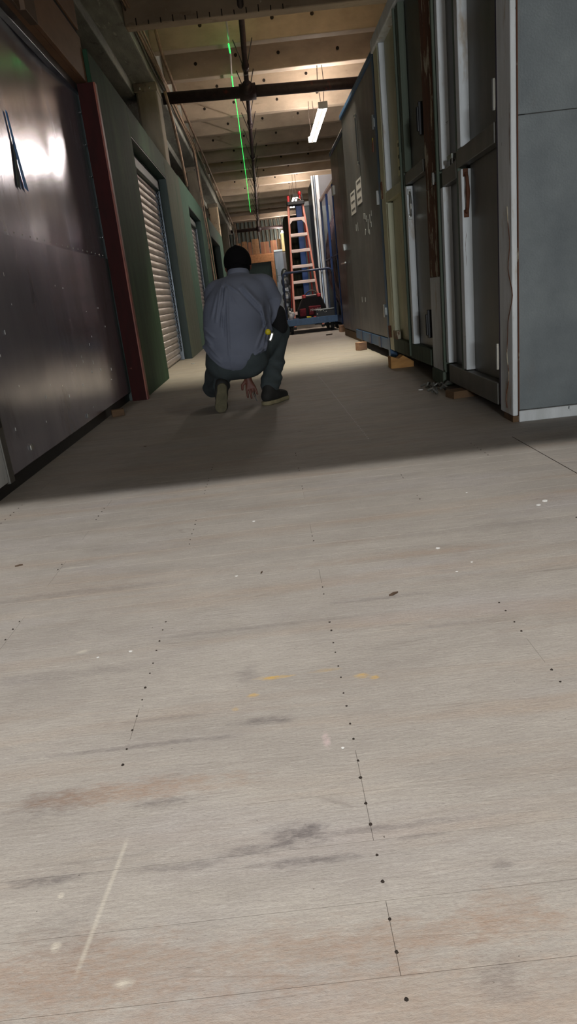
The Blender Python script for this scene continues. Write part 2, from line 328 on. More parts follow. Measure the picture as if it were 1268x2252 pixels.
# ------------------------------------------------------------------ the setting
def struct(name, mb, mt, parent=None, **k):
    o = mb.build(name, mt, parent, **k)
    if not parent: o['kind'] = 'structure'
    return o
b = MB(); b.box(-5, 5, -15, 3.165, -.16, -.02); b.box(-5, 5, 3.165, 35, -.16, 0)
floor = struct('floor', b, M['floor'])
pitch = .0975; y0 = .555 - 7*pitch; k = 0
cuts = [-1.49, -1.10, -.71, -.325, .065, .455, .845, 1.235]
for i in range(34):
    ya = y0 + i*pitch; yb = ya + pitch - .0006
    xs = [-2.6] + sorted(random.sample(cuts, 2 if ya < 1.6 else 1)) + [3.0]
    for a, c in zip(xs[:-1], xs[1:]):
        if c - a < .1: continue
        h = random.uniform(-.00012, .00012)
        b = MB(); b.box(a+.0002, c-.0002, ya, yb, -.02, h)
        o = b.build('floorboard', M['floor'], floor, bevel=.0003, segs=1)
b = MB()
for i in range(34):
    ya = y0 + i*pitch
    for xn in (-1.105, -.715, -.325, .065, .455, .845, 1.235):
        if xn not in (.065, -.325) and random.random() < .55: continue
        if xn == -.325 and ya < .9: continue
        if ya > 1.35 and random.random() < .6: continue
        for dy in (.028, .070):
            b.cyl((xn+random.uniform(-.004,.004), ya+dy+random.uniform(-.004,.004), -.004), (xn, ya+dy, .0012), random.uniform(.0016,.0028), n=6)
o = b.build('nail_head', M['hole'], floor); tag(o, kind='stuff')
# ceiling deck and joists
JZ = 4.0
b = MB(); b.box(-5, 5, -15, 35, 4.42, 4.6); ceil = struct('ceiling', b, M['joist'])
ks = [1.2, 1.65, 2.1, 2.97, 3.26, 3.66, 4.03, 4.42, 4.83, 5.26, 5.70, 6.15, 6.62, 7.08, 7.53, 7.98, 8.43, 8.9, 9.4, 9.95]
jy = []
for i, kk in enumerate(ks):
    zb = 3.58 if abs(kk-2.97) < .01 else JZ
    y = (zb - .72)*kk; wdt = .18 if zb == JZ else .16
    jy.append(y)
    b = MB(); b.poly([(-1.14, y, zb), (-1.14, y+wdt, zb), (-1.14, y+wdt+.05, 4.42), (-1.14, y-.05, 4.42)], (6.13, 0, 0))
    o = b.build('joist', M['joist'], ceil, bevel=.012)
    if y > 9:
        for xx in ([-.62, -.1, .75, 1.5] if i % 2 else [-.35, .5, 1.1]):
            xx += random.uniform(-.15, .15); zz = zb + random.uniform(.16, .24); yy = y - .05*(zz-zb)/(4.42-zb)
            h = MB(); h.cyl((xx, yy-.003, zz), (xx, yy+.03, zz), .026, n=8); h.build('bolt_hole', M['hole'], ceil)
# small dark stamped marks near the left ends of the two nearest joists
for yy, zz in ((10.36, 4.19), (9.27, 4.22), (8.43, 3.9)):
    h = MB()
    for q in range(7): h.box(-.83+q*.03, -.815+q*.03, yy-.055, yy-.02, zz+random.uniform(-.012,0), zz+.03+random.uniform(-.01,.01))
    h.build('stamped_mark', M['hole'], ceil)
b = MB()
for q in range(13): b.box(-1.02+q*.13, -1.010+q*.13, 8.484, 8.492, 3.583, 3.62+random.uniform(0,.03))
b.build('beam_notch', M['hole'], ceil)['kind'] = 'stuff'
b = MB(); b.box(-5.2, -5, -15, 35, 0, 4.6); struct('wall_left', b, M['wall'])
b = MB(); b.box(5, 5.2, -15, 35, 0, 4.6); struct('wall_right', b, M['wall'])
b = MB(); b.box(-5, 5, -15.2, -15, 0, 4.6); struct('wall_front', b, M['wall'])
b = MB(); b.box(-5, 5, 34.6, 34.8, 0, 4.6); wb = struct('wall_back', b, M['wall'])
b = MB(); b.box(-5, 5, .45, .62, 2.41, 4.42); struct('shadow_header_1', b, M['conc_col'])      # unseen header beam, added and sized to cut the near floor's shadow edge
# corrugated sheeting on the back wall above the boxes
for i in range(18):
    x = -1.3 + i*.19
    p = [(x, 34.6, 2.9), (x+.04, 34.52, 2.9), (x+.11, 34.52, 2.9), (x+.15, 34.6, 2.9)]
    b = MB(); b.poly(p, (0, 0, 1.2)); b.build('corrugated_rib', M['corr'], wb)
# longitudinal beam and columns, left
b = MB(); b.box(-1.75, -1.14, -2, 34.6, 3.63, 4.42); lb = struct('ceiling_beam', b, M['conc_beam'], bevel=.02)
b = MB(); b.box(-1.68, -1.44, 2, 34.6, 3.50, 3.64); b.build('beam_plank', M['conc_beam'], lb, bevel=.01)
for i, (y, mt) in enumerate(((10.6, 'conc_col'), (16.9, 'conc_col'), (23.2, 'conc_peel'), (29.5, 'conc_col'))):
    b = MB(); b.box(-1.42, -1.13, y, y+.42, 0, 3.63)
    col = struct('column', b, M[mt], bevel=.03)
    b = MB(); b.box(-1.44, -1.12, y-.02, y+.44, 3.52, 3.63); b.build('capital', M['conc_col'], col, bevel=.01)
    b = MB()
    for q in range(2): b.ell((-1.35+q*.13, y-.02, 3.56), (.016,.012,.016), 8, 6)
    b.build('bolt', M['chrome'], col)

# ------------------------------------------------------------------ left: steel crate, wooden crate, red post, storage unit fronts
r = thing('steel_crate', 'large dull galvanised sheet metal crate at left with bright lamp glare on its side', 'crate', (-1.22, 5.90, 0), 0)
b = MB(); b.box(-1.8, -.07, -5.2, -.0, .09, 2.33); b.build('body', M['dark_panel'], r)
def dished(ya, yb, z0, z1, ny, nz, f):
    b = MB(); vs = [(f(ya+(yb-ya)*i/ny, z0+(z1-z0)*j/nz), ya+(yb-ya)*i/ny, z0+(z1-z0)*j/nz) for j in range(nz+1) for i in range(ny+1)]
    return b.add(vs, [(j*(ny+1)+i, j*(ny+1)+i+1, (j+1)*(ny+1)+i+1, (j+1)*(ny+1)+i) for j in range(nz) for i in range(ny)])
DY = np.linspace(-2.87, 0, 288); _k = np.clip((DY+1.02)/.16, 0, 1); _k = _k*_k*(3-2*_k)
DS = -.0205*(1-_k) + (.025+.036*np.clip((DY+.95)/.95, 0, 1))*_k
DX = np.cumsum(DS)*.01; DX = DX - DX[-1]
def dish(y, z):      # thin sheet drawn in towards its middle
    base = float(np.interp(y, DY, DX))
    return base + .00035*math.sin(9*y+3*z+1) + .00008*math.sin(23*y-7*z) + .0005*math.sin(6*z+2*y)
dished(-2.87, -.0, 1.125, 2.33, 80, 40, dish).build('side_panel', M['galv'], r, smooth=True)
b = MB(); dished(-2.87, -.0, .075, 1.14, 60, 30, lambda y, z: .004+.0016*math.sin(3.1*y+1.3*z)+.0012*math.sin(7*z+2*y)).build('side_panel', M['galv'], r, smooth=True)
b = MB(); b.box(-.012, .010, -2.93, -2.87, .05, 2.33); b.build('frame_post', M['dark_panel'], r, bevel=.004)
b = MB(); b.box(-.012, .003, -3.9, -2.93, .06, .36); b.build('repair_plate', M['white_paint'], r, bevel=.003)
b = MB(); b.box(-.012, .0, -5.2, -2.93, .36, 2.33); b.build('side_panel', M['galv'], r, bevel=.003)
b = MB(); b.box(-.012, .02, -3.0, -2.9, .30, .42); b.build('hinge', M['black'], r, bevel=.004)
b = MB(); b.box(-.03, .012, -5.2, -.0, 2.31, 2.37); b.build('top_rail', M['guide'], r, bevel=.004)
b = MB(); b.box(-.06, -.02, -5.2, .0, .0, .08); b.build('base_skid', M['black'], r)
b = MB()
for i in range(22): b.ell((.003, -.15-i*.125, 1.16), (.004,.006,.006), 6, 5)
for i in range(10): b.ell((.003, -.05, .2+i*.22), (.004,.006,.006), 6, 5)
o = b.build('rivet', M['chrome'], r); o['kind'] = 'stuff'
b = MB()
for i in range(34):        # short chalk white scratches in the lower sheet
    y = random.uniform(-2.8, -.5); z = random.uniform(.12, 1.0)
    h = random.uniform(.006, .022); b.box(.0038, .0062, y, y+random.uniform(.0010,.0018), z, z+h)
o = b.build('white_scratch', M['chalk'], r); o['kind'] = 'stuff'
for ya, za in ((-2.6,.13),(-1.5,.10)):
    b = MB(); b.box(.004,.014,ya,ya+.035,za,za+.028); b.build('bolt_plate', M['chrome'], r, bevel=.004)

t = thing('masking_tape', 'strip of blue tape with torn dark strand on left steel crate', 'tape', (-1.2370, 4.09, 1.79))
b = MB(); b.poly([(0,.0,.0),(0,.022,-.005),(0,.055,-.17),(0,.115,-.375),(0,.062,-.365),(0,.022,-.18)], (.003,0,0)); b.build('tape_strip', M['bluetape'], t)
b = MB(); b.poly([(.0,.02,-.12),(.0,.035,-.2),(.0,-.015,-.385),(.0,-.058,-.37)], (.0015,0,0)); b.build('torn_strand', M['rope'], t)

b = MB(); b.obox((-1.165, 5.05, .0255), (.09,.07,.05), (0,0,.3)); tag(b.build('wood_block', M['timber_dark'], loc=(-1.165,5.05,0), bevel=.004), 'small wooden block under the edge of left steel crate', 'wood block')

r = thing('wooden_crate', 'brown plywood crate with battens resting on top of left steel crate', 'crate', (-1.13, 5.885, 2.37))
b = MB(); b.box(-1.6, -.03, -3.9, 0, .0, .62); b.build('crate_body', M['ply'], r)
b = MB(); b.box(-.03, .0, -1.25, 0, .0, .30); b.build('side_board', M['ply'], r, bevel=.004)
b = MB(); b.box(-.03, .0, -1.05, 0, .345, .62); b.build('side_board', M['ply'], r, bevel=.004)
b = MB(); b.box(-.03, -.015, -1.25, 0, .30, .345); b.build('recessed_groove', M['hole'], r)
b = MB(); b.box(-.03, .018, -1.47, -1.25, -.03, .62); b.build('batten', M['ply_dark'], r, bevel=.004)
b = MB(); b.box(-.03, .0, -3.9, -1.47, .035, .62); b.build('side_board', M['ply'], r, bevel=.004)
b = MB(); b.box(-.03, -.01, -3.9, -1.47, -.03, .035); b.build('bottom_batten', M['ply_dark'], r, bevel=.004)

r = thing('steel_post', 'dark red steel post with lit edge coloured orange between steel crate and green front', 'post', (-1.125, 5.83, 0))
b = MB(); b.box(-.075, .048, -.012, 0, 0, 2.36); b.build('face_plate', M['red_steel'], r, bevel=.002)
b = MB(); b.box(.044, .058, -.012, .055, 0, 2.36); b.build('flange', M['orange_edge'], r, bevel=.002)

def slat_mesh(w_, y):
    b = MB(); n = 5; prof = [(.000,.0),(.010,.010),(.014,.032),(.010,.056),(.000,.070),(-.004,.074)]
    vs = [(px, yy, pz) for yy in (0, w_) for px, pz in prof]; n = len(prof)
    b.add(vs, [(i, i+1, n+i+1, n+i) for i in range(n-1)]); return b
def chain_mb(x, y, z0, z1, dx=.0):
    b = MB(); z = z0; k = 0
    while z < z1:
        a = (.011, 0) if k % 2 else (0, .011)
        pts = [Vector((x+a[0]*math.cos(q), y+a[1]*math.cos(q), z+.02+.022*math.sin(q))) for q in [i*math.pi/3 for i in range(7)]]
        b.tube(pts, .004, 4); z += .034; k += 1
    return b
def unit_front(name, label, ya, yb, da, db, ztop, zdoor, cols, door, left_m, right_m, split=None, xs=-1.10):
    r = thing(name, label, 'storage unit', (xs, ya, 0))
    L = yb-ya
    b = MB(); b.box(-.11, 0, 0, da-ya, 0, ztop); b.build('wall_panel', M[left_m], r, bevel=.004)
    b = MB(); b.box(-.11, 0, db-ya, (split or yb)-ya, 0, ztop); b.build('wall_panel', M[right_m], r, bevel=.004)
    b = MB(); b.box(-.11, 0, da-ya, db-ya, zdoor, ztop); b.build('header_panel', M[left_m if name != 'x' else right_m], r, bevel=.004)
    b = MB(); b.box(-.16, -.004, db-ya-.012, db-ya-.002, 0, zdoor); b.build('door_reveal', M['green_dark'], r)
    b = MB(); b.box(-.16, -.004, da-ya, db-ya, zdoor-.012, zdoor-.002); b.build('door_reveal', M['green_dark'], r)
    for pa in (0, L-.03):
        b = MB(); b.box(-2.4, -.11, pa, pa+.03, 0, 2.5); b.build('partition', M['green_dark'], r)
    if door:
        me = None; z = .02; w_ = db-da-.12
        while z < zdoor-.10:
            if me is None:
                me = slat_mesh(w_, 0).mesh('slat', M['slat'], True)
            o = bpy.data.objects.new('slat', me); COL.objects.link(o); o.parent = r; o.location = (-.16, da-ya+.03, z); z += .078
        b = MB(); b.box(-.20, -.165, da-ya, db-ya, 0, zdoor); b.build('curtain_backing', M['dark_panel'], r)
        b = MB(); b.box(-.18, -.10, db-ya-.075, db-ya-.035, 0, zdoor-.02); b.build('door_guide', M['guide'], r, bevel=.004)
        b = MB(); b.box(-.18,-.13, da-ya, da-ya+.04, 0, zdoor-.02); b.build('door_guide', M['guide'], r, bevel=.004)
        o = chain_mb(-.125, db-ya-.13, .12, zdoor-.1).build('chain', M['chain'], r); o['kind'] = 'stuff'
        b = MB(); b.box(-.16, -.10, da-ya, db-ya, zdoor-.16, zdoor-.012); b.build('door_hood', M['green_dark'], r, bevel=.01)
        b = MB(); b.cyl((-.14, da-ya+.35, .07), (-.115, da-ya+.35, .07), .02, n=10); b.box(-.14,-.12,da-ya+.33,da-ya+.37,.05,.12); b.build('padlock', M['chrome'], r)
    else:
        b = MB(); b.box(-1.2, -1.15, 0, L, 0, 2.5); b.build('dark_interior', M['black'], r)
    return r
unit_front('storage_unit', 'nearest green storage unit front with roller shutter beside the red post', 5.90, 11.55, 7.42, 9.90, 2.60, 2.33, None, True, 'green', 'green_grey')
unit_front('storage_unit', 'teal green storage unit front with pale shutter, second from the red post', 11.56, 16.55, 12.66, 15.08, 2.62, 2.32, None, True, 'green_teal', 'green_teal')
unit_front('storage_unit', 'far green storage unit front with open black doorway behind the worker', 17.45, 23.0, 17.7, 21.2, 2.62, 2.25, None, False, 'green_teal', 'green_teal')

# cable bundle along the beam
cb = thing('cable_bundle', 'bundle of tan and brown cables strung along the left concrete beam', 'cables', (-1.1, 9, 3.75))
tf = lambda y, i, a: (a*math.sin(y*1.1+i*1.7) + a*.5*math.sin(y*2.3+i))
for j in range(7):
    x0 = -1.11 + (j % 3)*.022; z0 = 3.72 + (j//3)*.055 + (j%3)*.02
    pts = [(x0+tf(y,j,.008), y, z0+tf(y,j*2,.02)) for y in np.arange(3, 15.2 if j < 5 else 33, .45)]
    if j < 5: pts += [(x0+.02, 15.35, z0-.10), (x0+.03+tf(1,j,.01), 15.5, 3.3), (x0+.04+tf(2,j,.02), 15.6, 2.6), (x0+.05+tf(3,j,.02), 15.8, 1.9), (x0+.06+tf(4,j,.02), 16.0, 1.2), (x0+.06, 16.1, .02)]
    b = MB(); b.tube(pts, .010+.003*(j%2), 5)
    b.v = [(x+1.1, y-9, z-3.75) for x, y, z in b.v]; b.build('cable', M['cable' if j % 3 else 'cable_dark'], cb, smooth=True)
b = MB(); b.tube([(-.96, 9.9, 3.98), (-.96, 10.2, 3.86), (-.985, 12, 3.84), (-.99, 20, 3.84), (-.99, 32, 3.84)], .022, 8)
tag(b.build('steel_conduit', M['cable'], loc=(-.96, 10.2, 3.86), smooth=True), 'tan conduit with elbow running under the joists, right of the cables', 'conduit')
b = MB(); b.tube([(-1.06, 11.0, 3.6), (-1.06, 11.5, 3.4), (-1.09, 12.4, 3.15), (-1.09, 12.8, 2.64)], .022, 6)
tag(b.build('steel_conduit', M['cable'], loc=(-1.06, 11, 3.6), smooth=True), 'bent conduit dropping from the first column to the teal front', 'conduit')
for i in range(3):
    b = MB(); b.tube([(-1.0+i*.06, 31.5, 3.8), (-.98+i*.06, 31.6, 3.4), (-1.0+i*.07, 31.6, 2.0), (-1.0+i*.07, 31.6, .02)], .025, 6)
    tag(b.build('steel_conduit', M['cable' if i else 'chrome'], loc=(-1.+i*.06, 31.5, .02), smooth=True), 'far vertical conduit above and behind the black cap', 'conduit', 'far vertical conduits')

# ------------------------------------------------------------------ sprinkler pipes
def branch(root, ya, yb, z=3.66, x=.10):
    b = MB(); b.cyl((x, ya, z), (x, yb, z), .034, n=10); b.build('branch_pipe', M['iron'], root, smooth=True)
    for yy in np.arange(ya+.9, yb, 3.1):
        b = MB(); b.cyl((x, yy-.06, z), (x, yy+.06, z), .050, n=10); cp = b.build('coupling', M['iron'], root, smooth=True)
        b = MB(); b.cyl((x, yy, z), (x, yy, z-.09), .014, n=6); b.cyl((x, yy, z-.09), (x, yy, z-.1), .03, n=8); b.build('sprinkler_head', M['iron'], cp, smooth=True)
    for y in jy:
        if ya+.3 < y < yb-.2:
            for s in (-1, 1):
                b = MB(); b.cyl((x, y+.0, z-.02), (x+s*.13, y-.06, 4.02), .008, n=5); b.build('hanger_rod', M['iron'], root)
sp = thing('sprinkler_pipe', 'dark iron sprinkler main crossing the hall with long branch pipe, nearer one', 'pipe', (0, 0, 0))
b = MB(); b.cyl((-1.14, 11.33, 3.6), (5, 11.95, 3.6), .078, n=16); b.build('main_pipe', M['iron'], sp, smooth=True)
b = MB(); b.cyl((.10, 11.25, 3.62), (.10, 11.65, 3.62), .08, n=12); b.cyl((-.02, 11.46, 3.6), (.22, 11.47, 3.6), .11, n=14); b.build('tee_fitting', M['iron'], sp, smooth=True)
branch(sp, 6.5, 32.6)
sp2 = thing('sprinkler_pipe', 'thin far sprinkler main crossing the hall end above the boxes', 'pipe', (0,0,0))
b = MB(); b.cyl((-1.14, 32.8, 3.6), (1.45, 32.9, 3.6), .07, n=12); b.build('main_pipe', M['iron'], sp2, smooth=True)
b = MB(); b.cyl((.10, 32.6, 3.6), (.10, 33.0, 3.6), .12, n=10); b.build('tee_fitting', M['iron'], sp2, smooth=True)
b = MB(); b.cyl((.075, 32.95, 3.6), (.075, 32.95, 2.6), .02, n=6); b.build('drop_pipe', M['iron'], sp2)

b = MB(); b.tube([(-.08, 8.75, 3.94), (-.075, 10.45, 3.95)], .012, 6); b.tube([(-.082, 10.9, 3.95), (-.108, 11.85, 3.95)], .012, 6)
tag(b.build('white_cord', M['cord'], loc=(-.08, 8.65, 3.94)), 'thin white cord stretched under the nearest joists', 'cord')
lz = thing('laser_line', 'thin bright green laser line running along the ceiling joists', 'laser line', (-.1, 12.5, 3.95))
for a, c, rr in (((-.108,11.9,3.938),(-.112,12.55,3.938),.009), ((-.11,12.6,3.95),(-.10,13.5,3.95),.006), ((-.10,13.5,3.95),(-.118,21,3.95),.006), ((-.118,21,3.95),(-.15,29.5,3.95),.006), ((-.088,10.50,3.935),(-.083,10.85,3.938),.010)):
    b = MB(); b.tube([Vector(a)-Vector((-.1,12.5,3.95)), Vector(c)-Vector((-.1,12.5,3.95))], rr, 6); b.build('beam_segment', M['laser'], lz)
# glow the laser throws on the nearest joist
l = bpy.data.lights.new('laser_scatter', 'POINT'); l.energy = .35; l.color = (.05, 1, .2); l.shadow_soft_size = .03
o = bpy.data.objects.new('laser_scatter', l); COL.objects.link(o); o.location = (-.14, 10.3, 3.93)
l = bpy.data.lights.new('laser_scatter', 'POINT'); l.specular_factor = 0; l.energy = .45; l.color = (.4, 1, .4); l.shadow_soft_size = .1
o = bpy.data.objects.new('laser_scatter', l); COL.objects.link(o); o.location = (-.55, 9.2, 3.85)

# ------------------------------------------------------------------ lamps
def lamp(label, x, ya, z=3.4, L=2.42):
    r = thing('fluorescent_lamp', label, 'lamp', (x, ya, z), 0, 'hanging tube lamps over the right crates')
    b = MB(); b.poly([(-.022,0,.07),(.022,0,.07),(.022,0,.0),(-.022,0,.0)], (0,L,0)); b.build('housing', M['fixture'], r, bevel=.004)
    for s in (-1, 1):
        b = MB(); b.cyl((s*.048, .02, .012), (s*.048, L-.02, .012), .021, n=12); b.build('tube', M['tube'], r, smooth=True)
    b = MB(); b.box(-.075,.075,-.012,.0,-.01,.09); b.box(-.075,.075,L,L+.012,-.01,.09); b.build('end_cap', M['fixture'], r, bevel=.006)
    for yy in (.06, L-.25):
        for s in (-1, 1):
            b = MB(); b.tube([(s*.02, yy, .07), (s*.05, yy, .35), (s*.035, yy, .62 if z > 3.3 else .7)], .006, 5); b.build('hanging_wire', M['cable_dark'], r)
    return r
lamp('nearest bright fluorescent lamp hanging above the blue crate', 1.245, 12.0)
lamp('second fluorescent lamp, glowing just above the ladder top', 1.24, 21.7, 3.36)
lamp('farthest fluorescent lamp, a small glow left of the ladder', 1.16, 32.0, 3.36)

# ------------------------------------------------------------------ right side containers
def hbar(mb, x0, x1, ya, yb, z0, z1): mb.box(x0, x1, ya, yb, z0, z1); return mb
def post(r, ya, yb, z0, z1, mt='white_paint', d=.06, name='door_post', bev=.004):
    b = MB(); b.box(0, d, ya, yb, z0, z1); return b.build(name, M[mt], r, bevel=bev)
def grab(r, x, y, z0, z1, mt='chrome', rr=.008):
    b = MB(); zc = (z0+z1)/2; h = (z1-z0)/2
    pts = [(x, y-.004, z0+.015)] + [(x, y-.012-.032*math.sin(math.pi*(i+.5)/7), zc-h*.86*math.cos(math.pi*(i+.5)/7)) for i in range(7)] + [(x, y-.004, z1-.015)]
    b.tube(pts, [rr*.8]+[rr]*3+[rr*1.35]+[rr]*3+[rr*.8], 8)
    b.box(x-.014, x+.014, y-.008, y, z0-.01, z0+.03); b.box(x-.014, x+.014, y-.008, y, z1-.03, z1+.01)
    return b.build('door_handle', M[mt], r, smooth=False, bevel=.002)
def hinge(r, x, y, z, h=.11, mt='chrome', rr=.012):
    b = MB(); b.cyl((x, y, z), (x, y, z+h), rr, n=8); b.box(x, x+.02, y-.03, y+.03, z+.01, z+h-.01)
    return b.build('hinge', M[mt], r, smooth=False)
def tagplate(r, x, y0_, y1_, z0, z1, mt='label', skew=0, rows=3):
    b = MB(); b.poly([(x, y0_, z0), (x, y1_, z0+skew), (x, y1_, z1+skew), (x, y0_, z1)], (.003, 0, 0)); p = b.build('paper_label', M[mt], r)
    b = MB(); hh = (z1-z0)
    for q in range(rows):
        zc = z0 + hh*(q+.6)/rows
        n = 5
        for i in range(n):
            ya = y0_+(y1_-y0_)*(.12+.76*i/n); yb = ya+(y1_-y0_)*.11
            for (da, db, dz) in ((0,.35,0),(.65,1,0),(0,1,.35)):
                yy0 = ya+(yb-ya)*da; yy1 = ya+(yb-ya)*db
                if dz: b.box(x-.0012, x, yy0, yy1, zc+hh*.02, zc+hh*.045)
                else: b.box(x-.0012, x, yy0, yy1, zc-hh*.05, zc+hh*.05)
    o = b.build('printed_row', M['ink'], p); o['kind'] = 'stuff'
    return p

Z1 = 2.75
r = thing('storage_container', 'nearest white-framed steel container at right, grey end wall facing us', 'container', (1.150, 3.30, 0), math.radians(-.8))
b = MB(); b.box(.065, 2.3, .012, 1.74, .05, Z1); b.build('body', M['dark_panel'], r)
b = MB(); b.box(.030, 2.3, 0, .012, .058, 1.345); b.build('end_panel', M['galv_dull'], r, bevel=.002)
b = MB(); b.box(.030, 2.3, .002, .012, 1.348, Z1); b.build('end_panel', M['galv_dull'], r, bevel=.002)
b = MB(); b.box(.028, 2.3, -.010, .03, .0, .055); b.build('end_bottom_rail', M['white_paint'], r, bevel=.004)
b = MB(); b.box(0, .026, .0, .19, .03, Z1); b.build('corner_post', M['white_paint'], r, bevel=.006)
b = MB(); b.box(.026, .031, -.003, .004, .03, Z1); b.build('rusty_seam', M['rusty'], r)
b = MB(); b.box(0, .03, .002, .14, .0, .03); b.build('corner_foot', M['timber_dark'], r)
# rust run down the corner post
pts = [(-.001, .05+.03*math.sin(z*7)+.02*math.sin(z*19)-.012*math.cos(z*31), z) for z in np.arange(.06, 1.02, .03)]
b = MB(); b.tube(pts, .0025, 5); b.build('rust_run', M['rusty'], r)
b = MB(); b.box(.012, .065, .195, .235, .06, Z1); b.cyl((.008,.205,.06),(.008,.205,Z1),.008,n=6); b.build('door_seal', M['purple_gap'], r, bevel=.003)
for z in (.235, 1.42): hinge(r, .004, .235, z, .13)
b = MB(); b.box(.052, .066, .235, .83, .1, Z1); b.build('door_panel', M['dark_panel'], r)
post(r, .83, .90, .17, 1.27, d=.058); post(r, .83, .90, 1.38, Z1, d=.058)
b = MB(); b.box(-.002, .05, .235, .92, 1.285, 1.375); b.build('door_rail', M['dark_panel'], r, bevel=.004)
b = MB(); b.box(-.002, .05, .235, 1.26, .05, .165); b.build('bottom_rail', M['dark_panel'], r, bevel=.006)
b = MB(); b.box(.0, .05, .905, .915, .10, Z1); b.box(.0, .05, .925, .935, .10, Z1); b.build('door_edge', M['green_grey'], r, bevel=.002)
grab(r, .022, .83, 1.03, 1.26, 'rusty', .010)
b = MB(); b.box(.052, .066, .935, 1.27, .1, Z1); b.build('door_panel', M['dark_panel'], r)
tagplate(r, .049, 1.02, 1.11, 1.40, 1.67, 'dark_panel', .0)
b = MB(); b.tube([(.04,1.05,1.37),(.01,1.05,1.385),(.01,1.05,1.30),(.012,1.05,1.24)], .006, 6); b.tube([(.04,1.12,1.36),(.01,1.12,1.37),(.01,1.12,1.26)], .006, 6); b.box(.0,.04,1.03,1.14,1.36,1.385); b.build('latch', M['chrome'], r)
b = MB(); b.box(-.002, .05, .94, 1.27, 1.24, 1.33); b.build('door_rail', M['dark_panel'], r, bevel=.004)
post(r, 1.27, 1.33, .17, 1.24, d=.055); post(r, 1.27, 1.33, 1.34, Z1, d=.055)
b = MB(); b.cyl((-.008,1.345,.12),(-.008,1.345,Z1),.009,n=8); b.box(-.004,.05,1.36,1.42,.10,Z1); b.build('lock_rod', M['green_grey'], r)
b = MB(); b.box(-.004,.06,1.43,1.72,.10,.72); b.build('corner_post', M['white_paint'], r, bevel=.006)
b = MB(); b.box(-.004,.06,1.43,1.72,.72,1.28); b.build('corner_post', M['rusty'], r, bevel=.006)
b = MB(); b.box(-.004,.06,1.43,1.72,1.28,Z1); b.build('corner_post', M['rusty'], r, bevel=.006)
b = MB(); b.box(-.012,.06,1.40,1.74,.0,.10); b.build('corner_foot', M['green_grey'], r, bevel=.01)
hinge(r, -.010, 1.46, 1.28, .07)

r = thing('storage_container', 'cream and white container with yellowish paper label, between nearest and blue ones', 'container', (1.175, 5.08, 0), math.radians(.2))
b = MB(); b.box(.065, 2.3, .0, 1.68, .10, 2.62); b.build('body', M['dark_panel'], r)
b = MB(); b.box(.052, .066, .02, .60, .12, 2.6); b.build('door_panel', M['dark_panel'], r)
b = MB(); b.box(-.002, .05, .02, .62, 1.41, 1.49); b.build('door_rail', M['dark_panel'], r, bevel=.004)
b = MB(); b.box(-.002, .05, .02, 1.50, .10, .22); b.build('bottom_rail', M['green_grey'], r, bevel=.006)
post(r, .60, .66, .22, 1.40, d=.05); post(r, .60, .66, 1.50, 2.6, 'green_grey', d=.05)
grab(r, .02, .60, 1.17, 1.37, 'chrome', .008)
b = MB(); b.box(0, .05, .67, .69, .12, 2.6); b.cyl((-.006,.72,.12),(-.006,.72,2.6),.010,n=8); b.box(0,.05,.74,.76,.12,2.6); b.build('lock_rod', M['green_grey'], r)
b = MB(); b.box(.048, .066, .76, 1.42, .12, 2.6); b.build('door_panel', M['cream_panel'], r)
b = MB(); b.box(-.002, .048, .76, 1.46, 1.39, 1.47); b.build('door_rail', M['cream_panel'], r, bevel=.004)
tagplate(r, .045, .86, 1.10, 1.54, 1.80, 'label_cream')
post(r, 1.42, 1.47, .22, 1.38, 'cream_panel', d=.05); post(r, 1.42, 1.47, 1.48, 2.6, 'white_paint', d=.05)
b = MB(); b.box(-.003, .05, 1.48, 1.68, .10, 2.62); b.build('corner_post', M['cream_panel'], r, bevel=.006)
b = MB(); b.box(-.02, .3, .0, 1.70, 2.60, 2.70); b.build('top_rail', M['white_paint'], r, bevel=.01)
b = MB(); b.box(-.012, .0, 1.60, 1.66, 1.44, 1.58); b.cyl((-.014,1.6,.22),(-.014,1.6,.33),.014,n=8); b.build('hinge', M['rusty'], r)
for z in (.30, 1.64):
    b = MB(); b.box(-.01, .045, .04, .075, z, z+.2); b.cyl((-.014,.05,z+.02),(-.014,.05,z+.17),.012,n=8); b.build('hinge', M['black'], r, bevel=.004)
b = MB(); b.box(-.004, .03, 1.30, 1.48, .215, .29); b.build('rusty_patch', M['rusty'], r)

r = thing('storage_container', 'dark steel crate with blue corner post, blue rails and two paper labels', 'container', (1.185, 6.83, 0), math.radians(1.0))
T = 2.66
b = MB(); b.box(.02, 2.2, .0, 2.30, .10, T); b.build('body', M['dark_panel'], r)
b = MB(); b.box(.0, .02, .09, 1.16, .20, T-.05); b.build('side_panel', M['steel_brown'], r, bevel=.003)
b = MB(); b.box(.002, .02, 1.165, 2.28, .20, T-.05); b.build('side_panel', M['steel_brown'], r, bevel=.003)
b = MB(); b.box(-.012, .06, .0, .09, .0, T); b.build('corner_post', M['blue_paint'], r, bevel=.008)
b = MB(); b.box(-.018, .08, .0, 2.30, T-.05, T); b.build('top_rail', M['blue_paint'], r, bevel=.006)
b = MB(); b.box(-.006, .05, .09, 2.30, .08, .19); b.build('bottom_rail', M['blue_paint'], r, bevel=.004)
for q in (.5, 1.1, 1.75):
    b = MB(); b.box(-.014, .0, q, q+.12, .08, .19); b.build('rail_gusset', M['blue_dark'], r)
tagplate(r, -.002, 1.13, 1.48, 1.57, 1.82); tagplate(r, -.001, 1.62, 1.98, 1.52, 1.76)
b = MB()
